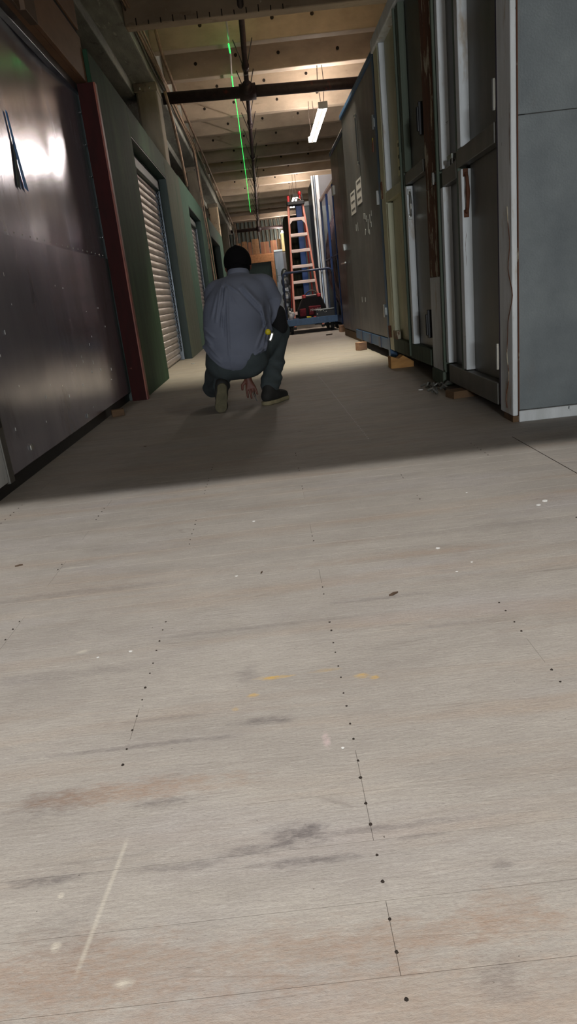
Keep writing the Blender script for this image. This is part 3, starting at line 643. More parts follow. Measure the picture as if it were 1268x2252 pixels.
for (y, z, h, a) in ((.62,1.40,.05,.2),(.72,1.36,.08,-.1),(.85,1.30,.14,.1),(.93,1.38,.06,.3),(1.0,1.41,.06,0),(.8,1.24,.05,-.4),(1.08,1.42,.05,.4),(.66,1.30,.05,0),(1.55,1.36,.09,0),(1.68,1.36,.07,.2),(1.62,.56,.06,0),(1.38,.56,.05,0),(1.05,1.26,.06,.6)):
    b.obox((-.002, y, z), (.003, .018, h), (a, 0, 0))
o = b.build('chalk_mark', M['chalk'], r); o['kind'] = 'stuff'
for z in (.40, 1.42, 2.05):
    b = MB(); b.cyl((-.022,.11,z),(-.022,.11,z+.12),.013,n=8); b.box(-.018,.0,.09,.17,z+.02,z+.09); b.build('latch', M['chalk' if z > 1 and z < 2 else 'chrome'], r)
b = MB(); b.cyl((-.012,1.16,1.95),(-.012,1.16,2.40),.008,n=6); b.ell((-.012,1.16,2.4),(.014,.02,.02)); b.ell((-.012,1.16,1.95),(.014,.02,.02)); b.build('latch_rod', M['chrome'], r)
b = MB(); b.obox((-.002,.30,1.95),(.003,.05,.10),(.2,0,0)); b.build('orange_sticker', M['orange_edge'], r)
b = MB(); b.obox((-.002,.30,2.0),(.003,.04,.04),(.2,0,0)); b.build('yellow_sticker', M['yellow'], r)

r = thing('storage_container', 'brownish sheet-metal crate with glints, just behind the blue-cornered crate', 'container', (1.235, 9.20, 0), math.radians(.6))
b = MB(); b.box(.02, 2.0, 0, 2.05, .10, 2.62); b.build('body', M['dark_panel'], r)
b = MB(); b.box(0, .02, .0, 1.2, .12, 2.58); b.build('side_panel', M['steel_brown'], r, bevel=.003)
b = MB(); b.box(0, .02, 1.2, 2.05, .12, 2.58); b.build('side_panel', M['wrap_brown'], r, bevel=.003)
b = MB(); b.box(-.015, .06, 0, 2.05, 2.58, 2.63); b.build('top_rail', M['blue_dark'], r, bevel=.006)
b = MB(); b.box(-.02, .02, 1.15, 1.25, 1.22, 1.30); b.cyl((-.03,1.0,1.05),(-.03,1.45,1.05),.012,n=6); b.build('latch', M['chrome'], r)
b = MB(); b.box(-.03,.02,1.8,1.95,2.04,2.16); b.build('white_tag', M['chalk'], r)
b = MB(); b.box(.0,.1,.05,1.95,.0,.10); b.build('base_skid', M['timber_dark'], r)

r = thing('wheeled_cage', 'blue-framed cage with dark plastic-wrapped load beside the hand cart', 'cage', (1.335, 11.42, 0), math.radians(.4))
b = MB()
for q in range(9):
    y = .15+q*.33; b.ell((.48+random.uniform(-.02,.02), y, 1.22), (.46+random.uniform(0,.03), .25, 1.06), 10, 10)
b.build('wrapped_load', M['wrap'], r, smooth=True)
b = MB(); b.box(.0,1.0,.0,3.05,.12,.20); b.build('cage_base', M['blue_dark'], r, bevel=.01)
for y in (.0, .8, 1.9, 3.0):
    b = MB(); b.box(-.03,.01,y,y+.045,.12,2.34); b.build('cage_post', M['blue_bright' if y == .8 or y == 1.9 else 'blue_dark'], r, bevel=.004)
b = MB(); b.box(-.035,.012,0,3.05,2.34,2.39); b.build('cage_rail', M['lad_step'], r, bevel=.004)
for z in (1.25,):
    b = MB(); b.box(-.02,.0,0,3.05,z,z+.025); b.build('cage_rail', M['blue_dark'], r)
for y in (.25, 2.8):
    b = MB(); b.cyl((.05,y,.06),(.10,y,.06),.06,n=12); b.build('caster', M['rubber'], r)

r = thing('metal_locker', 'tall silver locker with white ribbed edge and blue stile behind the ladder', 'locker', (1.17, 14.75, 0), 0)
b = MB(); b.box(.06,1.2,.0,1.8,.05,2.86); b.build('body', M['steel_brown'], r)
for i, (xa, xb) in enumerate(((.0,.035),(.045,.075),(.085,.15))):
    b = MB(); b.box(xa, xb, -.05, .0, .05, 2.86); b.build('ribbed_edge', M['white_paint' if i != 1 else 'guide'], r, bevel=.006)
b = MB(); b.box(.15,.34,-.045,.0,.05,2.3); b.build('front_panel', M['galv_dull'], r, bevel=.004)
r = thing('metal_locker', 'silver-grey panelled cabinet with blue post, right behind the ladder rails', 'locker', (.93, 16.6, 0), 0)
b = MB(); b.box(.13,1.2,.0,1.6,.05,2.62); b.build('body', M['galv_dull'], r, bevel=.01)
b = MB(); b.box(.0,.13,-.02,.10,.0,2.62); b.build('corner_post', M['blue_bright'], r, bevel=.008)
b = MB(); b.box(.11,.42,-.03,.0,2.54,2.63); b.build('top_trim', M['white_paint'], r, bevel=.008)

# blocks under containers
def block(label, x, y, sx, sy, sz, mt, rz=0, notch=False):
    b = MB()
    if notch:
        b.poly([(-sx/2,-sy/2,0),(sx/2,-sy/2,0),(sx/2,-sy/2,sz*.45),(sx*.05,-sy/2,sz),(-sx*.15,-sy/2,sz*.78),(-sx*.5,-sy/2,sz)], (0,sy,0))
    else: b.obox((0,0,sz/2), (sx,sy,sz))
    o = b.build('wood_block', M[mt], loc=None, bevel=.003); o.location = (x,y,0); o.rotation_euler = (0,0,rz)
    return tag(o, label, 'wood block')
block('orange-brown notched timber block under the cream container', 1.135, 6.10, .20, .14, .105, 'timber', 0, True)
block('dark flat timber scrap under the nearest container', 1.15, 4.22, .16, .12, .045, 'timber_dark', .2)
block('reddish timber block under the far end of the blue-railed crate', 1.07, 8.2, .10, .10, .09, 'timber_pink', .4)
block('pale timber block near the right wheels of the hand cart', 1.30, 12.1, .14, .12, .11, 'timber_pink', .1)
# tangle of grey lint by the near container
b = MB()
for i in range(16):
    p = Vector((1.08+random.uniform(-.06,.09), 4.5+random.uniform(-.12,.2), .012)); q = p+Vector((random.uniform(-.06,.06),random.uniform(-.08,.08),random.uniform(0,.03)))
    b.tube([p,(p+q)/2+Vector((0,0,.02)),q], .008, 5)
tag(b.build('debris_heap', M['dark_panel'], loc=(1.08,4.5,0)), 'small heap of grey scraps beneath the nearest container', 'debris', kind='stuff')

# ------------------------------------------------------------------ step ladder
r = thing('step_ladder', 'tall orange fibreglass step ladder with pale steps behind the hand cart', 'ladder', (.86, 14.55, 0))
def lp(x, t): return (x, .28*t, 2.42*t)
W0, W1 = .29, .145
for s in (-1, 1):
    b = MB(); b.bar((s*W0, 0, .04), (s*W1-.03, .30, 2.40), .038, .07, (0,1,0)); b.build('front_rail', M['lad_rail'], r, bevel=.004)
    b = MB(); b.bar((s*(W0-.02)-.03, 1.32, .03), (s*(W1-.01)-.02, .40, 2.38), .030, .045, (0,1,0)); b.build('rear_rail', M['lad_back'], r, bevel=.004)
    b = MB(); b.box(s*W0-.03, s*W0+.03, -.05, .05, 0, .05); b.build('foot', M['rubber'], r, bevel=.006)
    b = MB(); b.box(s*(W0-.02)-.06, s*(W0-.02), 1.28, 1.36, 0, .05); b.build('foot', M['rubber'], r, bevel=.006)
for i in range(1, 8):
    t = i/8.0; wx = W0+(W1-W0)*t; z = 2.40*t+.02; y = .30*t; cx = -.03*t
    b = MB(); b.box(cx-wx+.01, cx+wx-.01, y-.045, y+.05, z-.03, z+.03); b.build('step', M['lad_step'], r, bevel=.006)
    b = MB(); b.bar((cx-wx+.04, 1.32-.115*i, z), (cx+wx-.04, 1.32-.115*i, z), .02, .02)
    if i in (2, 4, 6): b.build('rear_brace', M['lad_step'], r)
b = MB()
for s in (-1, 1): b.poly([(s*.15-.03, .20, 2.03), (s*.09-.03, .20, 2.09), (s*.155-.03, .20, 2.09), (s*.17-.03,.20,1.95)], (0,.02,0))
b.build('gusset', M['lad_step'], r)
b = MB(); b.box(-.20, .15, .20, .50, 2.38, 2.45); b.build('top_cap', M['black'], r, bevel=.012)
r2 = thing('pipe_clamp', 'red clamp tool with dark grip standing on the ladder top, right side', 'tool', (.93, 14.85, 2.45))
b = MB(); b.bar((.0,0,0),(.0,0,.18),.03,.03); b.bar((-.03,0,.12),(.03,0,.14),.03,.03); b.ell((.0,0,.14),(.035,.03,.045)); b.build('clamp_body', M['red'], r2, bevel=.004)
b = MB(); b.bar((.05,0,.0),(.04,0,.14),.02,.02); b.build('grip', M['black'], r2)
b = MB(); b.box(-.02,.02,-.02,.02,0,.10); b.ell((0,0,.08),(.03,.02,.04)); tag(b.build('clamp_jaw', M['red'], None, bevel=.004), 'small red tool on the left side of the ladder top', 'tool')
bpy.data.objects['clamp_jaw'].location = (.70, 14.85, 2.45)
b = MB(); b.tube([(0,0,.02),(.03,0,.05),(.10,0,.055),(.14,0,.02)], .014, 6); o = b.build('wrench', M['chrome'], None); o.location = (.80,14.8,2.44); tag(o, 'grey steel tool lying across the middle of the ladder top', 'tool')

# ------------------------------------------------------------------ hand cart and load
r = thing('hand_cart', 'blue platform hand cart with tall tube handle in front of ladder', 'cart', (.83, 12.85, 0), 0)
b = MB(); b.box(-.47,.45,0,1.2,.215,.245); b.build('deck', M['blue_dark'], r, bevel=.006)
b = MB(); b.box(-.48,.46,-.02,.02,.15,.265); b.build('deck_rim', M['blue_paint'], r, bevel=.006)
b = MB(); pts = [(-.46,.0,.2),(-.46,0,1.0)] + [(-.46+.07*(1-math.cos(a)), 0, 1.0+.07*math.sin(a)) for a in (.5,1.0,1.57)] + [(.36,0,1.075)] + [(.36+.07*math.sin(a),0,1.0+.07*math.cos(a)) for a in (.5,1.0,1.57)] + [(.43,0,.2)]
b.tube(pts, .019, 8); b.build('handle', M['blue_dark'], r, smooth=True)
for x in (-.38, .36):
    for y in (.12, 1.05):
        b = MB(); b.cyl((x-.025,y,.085),(x+.025,y,.085),.085,n=16); c = b.build('wheel', M['rubber'], r, bevel=.01)
        b = MB(); b.box(x-.035,x+.035,y-.04,y+.04,.15,.216); b.build('caster_bracket', M['black'], r)
r = thing('tool_bag', 'black tool bag with red pockets and hoop handle on the hand cart', 'bag', (.87, 13.24, .247), 0)
b = MB(); b.poly([(-.27,0,0),(.25,0,0),(.26,0,.18),(.20,0,.34),(.15,0,.40),(-.13,0,.40),(-.20,0,.30),(-.27,0,.16)], (0,.26,0)); b.build('bag_body', M['bag_black'], r, bevel=.03, segs=3)
b = MB(); b.box(-.24,-.12,-.035,.0,.04,.18); b.build('pocket', M['bag_red'], r, bevel=.015)
b = MB(); b.box(-.07,.16,-.04,.0,.05,.21); pk = b.build('pocket', M['bag_red'], r, bevel=.015)
b = MB(); b.box(-.16,-.10,-.01,.27,.36,.42); b.build('top_corner', M['red'], r, bevel=.015)
b = MB(); b.box(.11,.18,-.01,.27,.36,.42); b.build('top_corner', M['red'], r, bevel=.015)
b = MB(); b.tube([(-.12+.27*t, .12, .40+.085*math.sin(math.pi*t)) for t in np.linspace(0,1,9)], .012, 8); b.build('carry_handle', M['cable_dark'], r, smooth=True)
fc = bpy.data.curves.new('lettering', 'FONT'); fc.body = 'Milwaukee'; fc.size = .062; fc.extrude = .001; fc.shear = .3
fo = bpy.data.objects.new('tmp', fc); COL.objects.link(fo)
dg = bpy.context.evaluated_depsgraph_get(); me = bpy.data.meshes.new_from_object(fo.evaluated_get(dg)); bpy.data.objects.remove(fo)
me.materials.clear(); me.materials.append(M['chalk'])
o = bpy.data.objects.new('lettering', me); COL.objects.link(o); o.parent = pk; o.location = (-.045, -.042, .115); o.rotation_euler = (math.pi/2, -.12, 0); o.scale = (.75, 1, 1)
r = thing('tool_case', 'black open organiser case lying on the right of the hand cart', 'case', (1.07, 12.89, .247), .05)
b = MB(); b.box(-.17,.22,0,.30,0,.13); b.build('case_body', M['black'], r, bevel=.012)
b = MB(); b.box(-.17,.22,-.004,.02,.13,.15); b.build('case_rim', M['chrome'], r, bevel=.004)
b = MB()
for q in range(7): b.ell((-.14+q*.028, -.01, .10+random.uniform(-.04,.05)), (.012,.01,.012), 6, 5)
b.build('socket', M['chrome'], r)['kind'] = 'stuff'
o = MB().tube([(0,0,.018),(.04,0,.02),(.08,-.01,.016)], [.022,.016,.012], 8).build('screwdriver', M['yellow'], None); o.location = (.735,12.91,.253); tag(o, 'small yellow-handled tool on the front edge of the cart', 'tool')
o = MB().box(0,.055,0,.04,0,.035).build('red_case', M['red'], None, bevel=.006); o.location = (.855,12.885,.247); tag(o, 'tiny red box beside the yellow tool on the cart', 'box')
o = MB(); o.ell((0,0,.06),(.045,.05,.06)); o.ell((.03,.0,.10),(.04,.04,.05)); o.ell((-.02,.02,.13),(.03,.03,.04)); o = o.build('crumpled_rag', M['label'], None, smooth=True); o.location = (.46,13.0,.247); tag(o, 'crumpled pinkish white rag at the left corner of the cart', 'rag')
o = MB().cyl((0,0,0),(0,0,.2),.05,.04,10).build('dark_bottle', M['black'], None, smooth=True); o.location = (.48,13.5,.247); tag(o, 'dark upright container behind the white rag on the cart', 'bottle')

# ------------------------------------------------------------------ far end
b = MB()
n = 40; pts = [(.72+.06*math.sin(i*.9)+.03*math.sin(i*2.3), 18.3+i*.12) for i in range(n)]
front = [(.72+i*.04, 18.3+.05*math.sin(i*1.3)+.04*math.sin(i*2.9)) for i in range(31)]
vs = [(x, y, 0) for x, y in front] + [(x+.03*math.sin(i), y+.10, 2.55) for i, (x, y) in enumerate(front)]; k = len(front)
vs += [(x, 20.0, 0) for x, y in front] + [(x, 20.0, 2.55) for x, y in front]
fs = [(i,i+1,k+i+1,k+i) for i in range(k-1)] + [(2*k+i+1,2*k+i,3*k+i,3*k+i+1) for i in range(k-1)] + [(k+i,k+i+1,3*k+i+1,3*k+i) for i in range(k-1)] + [(0,k,3*k,2*k),(k-1,2*k-1,4*k-1,3*k-1)]
b.add(vs, fs); tag(b.build('tarpaulin', M['tarp'], loc=(.9,18.3,0), smooth=True), 'dark olive tarpaulin hanging in folds behind the ladder', 'tarpaulin')
b = MB()
for q in range(7): b.ell((.55+.02*math.sin(q*2), 16.9+.03*math.cos(q*3), .135+q*.17), (.11+.02*math.sin(q*5), .10, .14), 9, 7)
tag(b.build('foil_roll', M['foil'], loc=(.55,16.9,0)), 'crinkled silver foil bundle standing left of the ladder rails', 'foil bundle')
r = thing('appliance_panel', 'tall pale blue door leaning beside the orange wooden frame', 'door panel', (.60, 23.0, 0))
b = MB(); b.box(-.13,.14,0,.5,0,1.30); b.build('lower_panel', M['lightblue'], r, bevel=.01)
b = MB(); b.box(-.13,.14,0,.5,1.31,2.02); b.build('upper_panel', M['lightblue'], r, bevel=.01)
b = MB(); b.box(-.13,.14,-.01,.5,2.02,2.07); b.build('top_edge', M['chrome'], r)
b = MB(); b.cyl((-.10,-.03,1.1),(-.10,-.03,1.5),.012,n=6); b.build('handle', M['chrome'], r)
b = MB(); b.box(0,.22,0,.4,2.08,2.66); o = b.build('paper_roll', M['paleyellow'], None, bevel=.02); o.location = (.78,24.4,0); tag(o, 'pale yellow sheet glowing in lamp light left of the ladder', 'sheet')
b = MB(); b.box(-.03,.085,0,.3,2.05,2.5); o = b.build('tan_board', M['carton_b'], None, bevel=.01); o.location = (.68,24.6,0); tag(o, 'narrow tan board standing left of the pale yellow sheet', 'board')
b = MB(); b.box(.66,1.3,24.4,24.9,0,2.05); tag(b.build('metal_cabinet', M['steel_brown'], loc=(.9,24.4,0), bevel=.01), 'brown metal cabinet under the yellow sheet, mostly behind the ladder', 'cabinet')
r = thing('timber_frame', 'orange strand-board partition with a dark green doorway at hall end', 'partition', (0, 33.0, 0))
b = MB(); b.box(-1.1,.72,0,.10,2.20,2.53); b.build('header', M['osb'], r, bevel=.01)
b = MB(); b.box(.50,.72,0,.10,0,2.20); b.build('jamb', M['osb'], r, bevel=.01)
b = MB(); b.box(-1.1,-.62,0,.10,0,2.20); b.build('jamb', M['osb'], r, bevel=.01)
b = MB(); b.box(-.62,.50,.10,.14,0,2.20); b.build('door_leaf', M['green_dark'], r)
b = MB(); b.box(-1.1,.9,.02,1.2,2.53,2.56); b.build('shelf_board', M['osb'], r)
for i, (xa, xb, h, mt, lab) in enumerate(((-.98,-.78,.55,'carton_b','tan cardboard box, leftmost on the far shelf'),(-.73,-.50,.60,'carton_b','olive tan box, second from left on the far shelf'),(-.46,-.30,.55,'carton','narrow upright brown carton, third from left on the far shelf'),(-.27,.04,.66,'carton_b','tallest tan carton with stained front on the far shelf'),(.11,.49,.50,'carton','wide reddish brown carton right of the tallest one'),(.56,.84,.52,'carton','rightmost reddish brown carton on the far shelf'))):
    rr = thing('cardboard_box', lab, 'box', (xa, 33.1, 2.56), 0, 'cartons on the far shelf')
    b = MB(); b.box(0, xb-xa, 0, .5, 0, h); b.build('carton', M[mt], rr, bevel=.008)
    b = MB(); b.box((xb-xa)*.42,(xb-xa)*.58,-.003,.5,h*.0+.02,h+.003); b.build('tape_strip', M['tape'], rr)

# ------------------------------------------------------------------ chips on the floor
chips = [(.821,2.068,.010,'white paint chip, right of a pair lying near the right edge of floor'),(.788,2.036,.008,'smaller white chip just left of the one near the right edge'),(.403,1.771,.007,'square white chip alone on the right half of the lit floor'),
 (.463,1.65,.004,'small white chip below and right of the square white one'),(-.161,1.736,.004,'tiny white fleck near the tan sliver, left of centre'),(-.456,1.359,.003,None),(-.385,1.37,.004,None),(.045,.951,.003,'tiny white chip beside the top of the central nail row'),(.41,1.60,.003,None),(-.12,2.2,.005,None),(.62,2.25,.004,None),(.99,4.654,.016,'white crumpled scrap on dark floor in front of the near container'),(-1.0,8.95,.022,'white scrap by the foot of the first roller shutter'),(1.08,8.6,.022,'white scrap under the blue bottom rail')]
for x, y, s, lab in chips:
    b = MB(); n = 6; pts = [(s*random.uniform(.7,1.2)*math.cos(2*math.pi*i/n), s*.7*random.uniform(.7,1.2)*math.sin(2*math.pi*i/n), 0) for i in range(n)]
    b.poly(pts, (0,0,max(.0015, s*.35))); o = b.build('paint_chip', M['chip'], None); o.location = (x,y,.0008)
    tag(o, lab or 'tiny white paint chip scattered on the lit floorboards', 'chip', 'white chips on the floor')
for x, y, s, a, lab in ((-.86,2.021,.012,.3,'brown splinter near the left edge of the lit floor'),(.231,1.51,.014,.5,'dark wood splinter right of centre on the lit floor'),(-.092,1.741,.008,1.2,'small tan sliver left of centre on the lit floor'),(1.0,11.6,.06,.4,'dark scrap on the floor before the hand cart'),(-.75,3.75,.008,.2,'dark pebble on the shaded floor left of the worker')):
    b = MB(); b.poly([(-s,0,0),(-s*.3,-s*.25,0),(s,0,0),(s*.2,s*.3,0)], (0,0,s*.3)); o = b.build('splinter', M['splinter'], None); o.location = (x,y,.0008); o.rotation_euler = (0,0,a); tag(o, lab, 'splinter')
# groove in the floor, right
b = MB(); b.box(1.04,1.043,1.9,3.0,-.001,.0008); o = b.build('floor_seam', M['hole'], floor); o.rotation_euler = (0,0,0)
b = MB()
for y in np.arange(3.3, 6.2, .045): b.box(.43-.01*(y-3.6)-.003, .43-.01*(y-3.6)+.003, y, y+.008, 0, .0010)
b.build('floor_seam', M['label'], floor)['kind'] = 'stuff'

# ------------------------------------------------------------------ the worker: signed-distance surfaces meshed with surface nets
class SDF:
    def __init__(s, lo, hi, h):
        s.lo = np.array(lo, float); s.h = h; s.n = np.ceil((np.array(hi)-s.lo)/h).astype(int)+1
        s.d = np.full(s.n, .5, np.float32)
    def _blk(s, lo, hi):
        a = np.maximum(0, np.floor((np.array(lo)-s.lo)/s.h).astype(int)); b = np.minimum(s.n, np.ceil((np.array(hi)-s.lo)/s.h).astype(int)+1)
        sl = tuple(slice(int(i), int(j)) for i, j in zip(a, b))
        ax = [s.lo[i]+s.h*np.arange(a[i], b[i]) for i in range(3)]
        return sl, ax[0][:,None,None], ax[1][None,:,None], ax[2][None,None,:]
    def _smin(s, sl, d, k):
        o = s.d[sl]
        if k <= 0: s.d[sl] = np.minimum(o, d); return
        hh = np.clip(.5+.5*(o-d)/k, 0, 1); s.d[sl] = o*(1-hh)+d*hh-k*hh*(1-hh)
    def cap(s, a, b, ra, rb, k=.02, flat=None):
        a = np.array(a, float); b = np.array(b, float); R = max(ra, rb)+k+.03
        if s.n.min() < 2: return s
        sl, X, Y, Z = s._blk(np.minimum(a,b)-R, np.maximum(a,b)+R)
        ab = b-a; L = max(ab@ab, 1e-9)
        t = np.clip(((X-a[0])*ab[0]+(Y-a[1])*ab[1]+(Z-a[2])*ab[2])/L, 0, 1)
        d = np.sqrt((X-a[0]-t*ab[0])**2+(Y-a[1]-t*ab[1])**2+(Z-a[2]-t*ab[2])**2) - (ra+(rb-ra)*t)
        s._smin(sl, d.astype(np.float32), k); return s
    def ell(s, c, r, k=.02, rot=None, sub=False):
        c = np.array(c, float); r = np.array(r, float); R = r.max()+k+.03
        sl, X, Y, Z = s._blk(c-R, c+R); X, Y, Z = X-c[0], Y-c[1], Z-c[2]
        if rot is not None:
            m_ = np.array(rot); X, Y, Z = (m_[0,0]*X+m_[1,0]*Y+m_[2,0]*Z, m_[0,1]*X+m_[1,1]*Y+m_[2,1]*Z, m_[0,2]*X+m_[1,2]*Y+m_[2,2]*Z)
        k0 = np.sqrt((X/r[0])**2+(Y/r[1])**2+(Z/r[2])**2); k1 = np.sqrt((X/r[0]**2)**2+(Y/r[1]**2)**2+(Z/r[2]**2)**2)+1e-9
        d = (k0*(k0-1)/k1).astype(np.float32)
        if sub: s.d[sl] = -(lambda o, q, kk: (lambda hh: o*(1-hh)+q*hh-kk*hh*(1-hh))(np.clip(.5+.5*(o-q)/kk,0,1)))(-s.d[sl], d, max(k,1e-4))
        else: s._smin(sl, d, k)
        return s
    def mod(s, f):
        sl, X, Y, Z = s._blk(s.lo, s.lo+s.n*s.h); s.d += f(X, Y, Z).astype(np.float32); return s
    def cut(s, f):     # keep where f<0
        sl, X, Y, Z = s._blk(s.lo, s.lo+s.n*s.h); s.d = np.maximum(s.d, np.broadcast_to(f(X, Y, Z), s.d.shape).astype(np.float32)); return s
    def mesh(s, name, mt, org=(0,0,0)):
        d = s.d; sg = d < 0
        c = np.stack([sg[i:sg.shape[0]-1+i, j:sg.shape[1]-1+j, k:sg.shape[2]-1+k] for i in (0,1) for j in (0,1) for k in (0,1)])
        act = c.any(0) & ~c.all(0); idx = -np.ones(act.shape, int); cells = np.argwhere(act); idx[act] = np.arange(len(cells))
        acc = np.zeros((len(cells), 3)); cnt = np.zeros(len(cells))
        corners = [(i,j,k) for i in (0,1) for j in (0,1) for k in (0,1)]
        for a in corners:
            for ax in range(3):
                if a[ax]: continue
                b_ = list(a); b_[ax] = 1
                da = d[cells[:,0]+a[0], cells[:,1]+a[1], cells[:,2]+a[2]]; db = d[cells[:,0]+b_[0], cells[:,1]+b_[1], cells[:,2]+b_[2]]
                cr = (da < 0) != (db < 0); t = np.where(cr, da/np.where(cr, da-db, 1), 0)
                p = np.tile(np.array(a, float), (len(cells),1)); p[:,ax] += t
                acc += p*cr[:,None]; cnt += cr
        V = (cells + acc/cnt[:,None])*s.h + s.lo - np.array(org)
        F = []
        for ax in range(3):
            o1, o2 = [(1,2),(2,0),(0,1)][ax]
            n = np.array(d.shape); sl0 = [slice(1,-1)]*3; sl0[ax] = slice(0,-1); sl1 = list(sl0); sl1[ax] = slice(1,None)
            A = sg[tuple(sl0)]; B = sg[tuple(sl1)]; e = np.argwhere(A != B)
            base = e+np.array([0 if i == ax else 1 for i in range(3)]); s_in = A[tuple(e.T)]
            def g(d1, d2):
                q = base.copy(); q[:,o1] -= d1; q[:,o2] -= d2; q = np.minimum(q, np.array(idx.shape)-1); return idx[tuple(q.T)]
            q = np.stack([g(1,1), g(0,1), g(0,0), g(1,0)], 1); q[~s_in] = q[~s_in][:, ::-1]; F.append(q)
        F = np.concatenate(F); F = F[(F >= 0).all(1)]
        me = bpy.data.meshes.new(name); me.from_pydata(V.tolist(), [], F.tolist()); me.materials.append(mt)
        me.polygons.foreach_set('use_smooth', [True]*len(me.polygons)); me.update()
        o = bpy.data.objects.new(name, me); COL.objects.link(o); return o

ORG = (-.22, 4.85, 0)
HEAD = (-.155, 5.05, .955)
hipL, hipR = (-.325, 4.80, .33), (-.135, 4.80, .33)
kneeR, ankR = (.080, 5.10, .47), (-.035, 4.82, .105)
kneeL, ankL = (-.44, 5.10, .13), (-.352, 4.74, .185)
shL, shR = (-.315, 4.94, .762), (.000, 4.95, .775)
elR, elL = (.100, 5.02, .525), (-.33, 5.16, .46)
wrR = (.10, 5.24, .56); wrL = (-.178, 4.905, .185)
# --- body (skin), one continuous surface
B = SDF((-.58, 4.48, -.01), (.26, 5.45, 1.10), .0052)
B.cap((-.23,4.80,.33), (-.235,4.80,.52), .13, .12, .03).cap((-.235,4.80,.52), (-.17,4.93,.76), .12, .12, .03)
B.cap(shL, shR, .06, .06, .03).cap((-.165,4.96,.80), (-.158,5.02,.90), .055, .052, .03)
B.ell(HEAD, (.078,.098,.105), .02).ell((-.155,5.11,.905), (.058,.066,.066), .03)
for s in (-1, 1): B.ell((HEAD[0]+s*.083, 5.045, .94), (.012,.022,.034), .008).ell((HEAD[0]+s*.030, 5.138, .965), (.016,.012,.012), .006)
B.cap((-.155,5.145,.965), (-.155,5.172,.930), .010, .014, .01).ell((-.155,5.150,.896), (.026,.012,.007), .006).ell((-.155,5.14,.985), (.05,.012,.010), .012)
B.cap(shR, elR, .052, .042, .02).cap(elR, wrR, .042, .028, .015).cap(shL, elL, .052, .042, .02).cap(elL, wrL, .042, .027, .015)
for h, k_, a in ((hipL, kneeL, ankL), (hipR, kneeR, ankR)):
    B.cap(h, k_, .085, .058, .03).cap(k_, a, .052, .036, .02)
def hand(w_, d, up, side, curl, s=1.0):
    w_ = np.array(w_); d = np.array(d, float); d /= np.linalg.norm(d); side = np.array(side, float); side -= d*(side@d); side /= np.linalg.norm(side); n_ = np.cross(d, side)
    for q in (-.026, -.009, .009, .026): B.cap(w_, w_+d*.075+side*q, .017, .0125, .010)
    for q, L, sp_ in ((-.030,.058,-.12), (-.010,.070,-.04), (.010,.066,.04), (.029,.052,.12)):
        p = w_+d*.075+side*q; dd = d+side*sp_
        for kx, f in ((0,.45),(1,.32),(2,.23)):
            dd = dd/np.linalg.norm(dd) + n_*curl*(.25+.25*kx); dd /= np.linalg.norm(dd); e = p+dd*L*f; B.cap(p, e, .0090-.0007*kx, .0083-.0007*kx, .003); p = e
    p = w_+side*-.020*s+d*.015; e = p+(d*.55-side*.75*s+n_*curl*.5)*.042; B.cap(p, e, .0125, .0105, .006); B.cap(e, e+(d*.9-side*.25*s+n_*curl)*.030, .0100, .0085, .004)
hand(wrL, (.16,-.30,-.92), None, (1,.1,.12), -.30)
hand(wrR, (-.35,.75,-.45), None, (.8,.3,.1), -.5)
body = B.mesh('person', M['skin'], ORG); body.location = ORG
tag(body, 'crouching worker in grey-blue shirt and black cap, back to us, hand reaching the floor', 'person')
def garment(sd, name, mt, lab=None):
    o = sd.mesh(name, M[mt], ORG); o.parent = body
    if lab: o['label'] = lab
    return o
# --- trousers
T_ = SDF((-.60, 4.48, .0), (.24, 5.36, .62), .0058)
T_.ell((-.235,4.79,.345), (.205,.165,.150), .03).ell((-.31,4.76,.325), (.125,.13,.125), .04).ell((-.15,4.76,.325), (.125,.13,.122), .04)
T_.cap((-.235,4.80,.40), (-.235,4.80,.50), .155, .145, .03)
T_.cap(hipL, kneeL, .105, .080, .04).cap(kneeL, (ankL[0]-.01, ankL[1]+.03, ankL[2]-.01), .075, .060, .02)
T_.cap(hipR, kneeR, .10, .078, .04).cap(kneeR, (ankR[0]+.005, ankR[1], ankR[2]+.015), .074, .062, .02)
for z, rr in ((.17,.068),(.215,.064),(.265,.070),(.13,.070)):      # bunched cloth at the right shin
    t = (z-ankR[2])/(kneeR[2]-ankR[2]); c = [ankR[i]+(kneeR[i]-ankR[i])*t for i in range(3)]
    T_.ell((c[0]+.006, c[1], z), (rr+.004, rr+.004, .022), .022)
def ffold(X, Y, Z): return (.004*np.sin(52*Z+18*X+3*np.sin(9*Y+14*X))*np.exp(-((Z-.20)/.14)**2) + .0022*np.sin(75*X+40*Z+20*Y)*(X < -.36))
T_.mod(ffold)
T_.cut(lambda X, Y, Z: (.055 - Z) + 0*X + 0*Y)
garment(T_, 'trousers', 'pants')
# --- shirt
H_ = SDF((-.60, 4.48, .18), (.30, 5.30, .96), .0055)
H_.ell((-.225,4.80,.40), (.218,.175,.135), .04).ell((-.232,4.79,.54), (.200,.175,.19), .06).ell((-.205,4.83,.66), (.210,.165,.16), .06).cap((-.03,4.86,.50), (-.03,4.90,.66), .06, .07, .05).ell((-.165,4.89,.755), (.195,.14,.12), .05)
H_.ell((-.245,4.755,.345), (.185,.155,.11), .04).ell((-.16,4.95,.80), (.185,.095,.075), .04)
H_.cap(shL, shR, .082, .082, .05).cap((-.165,4.95,.82), (-.157,5.01,.885), .072, .066, .03)
H_.cap(shR, (elR[0]-.005, elR[1]-.01, elR[2]+.045), .084, .088, .035).cap(shL, (elL[0]-.02, elL[1], elL[2]+.06), .082, .090, .04)
H_.cap((-.40,4.80,.405), (-.47,4.80,.425), .045, .014, .03).cap((-.05,4.74,.40), (-.02,4.78,.34), .03, .02, .03)
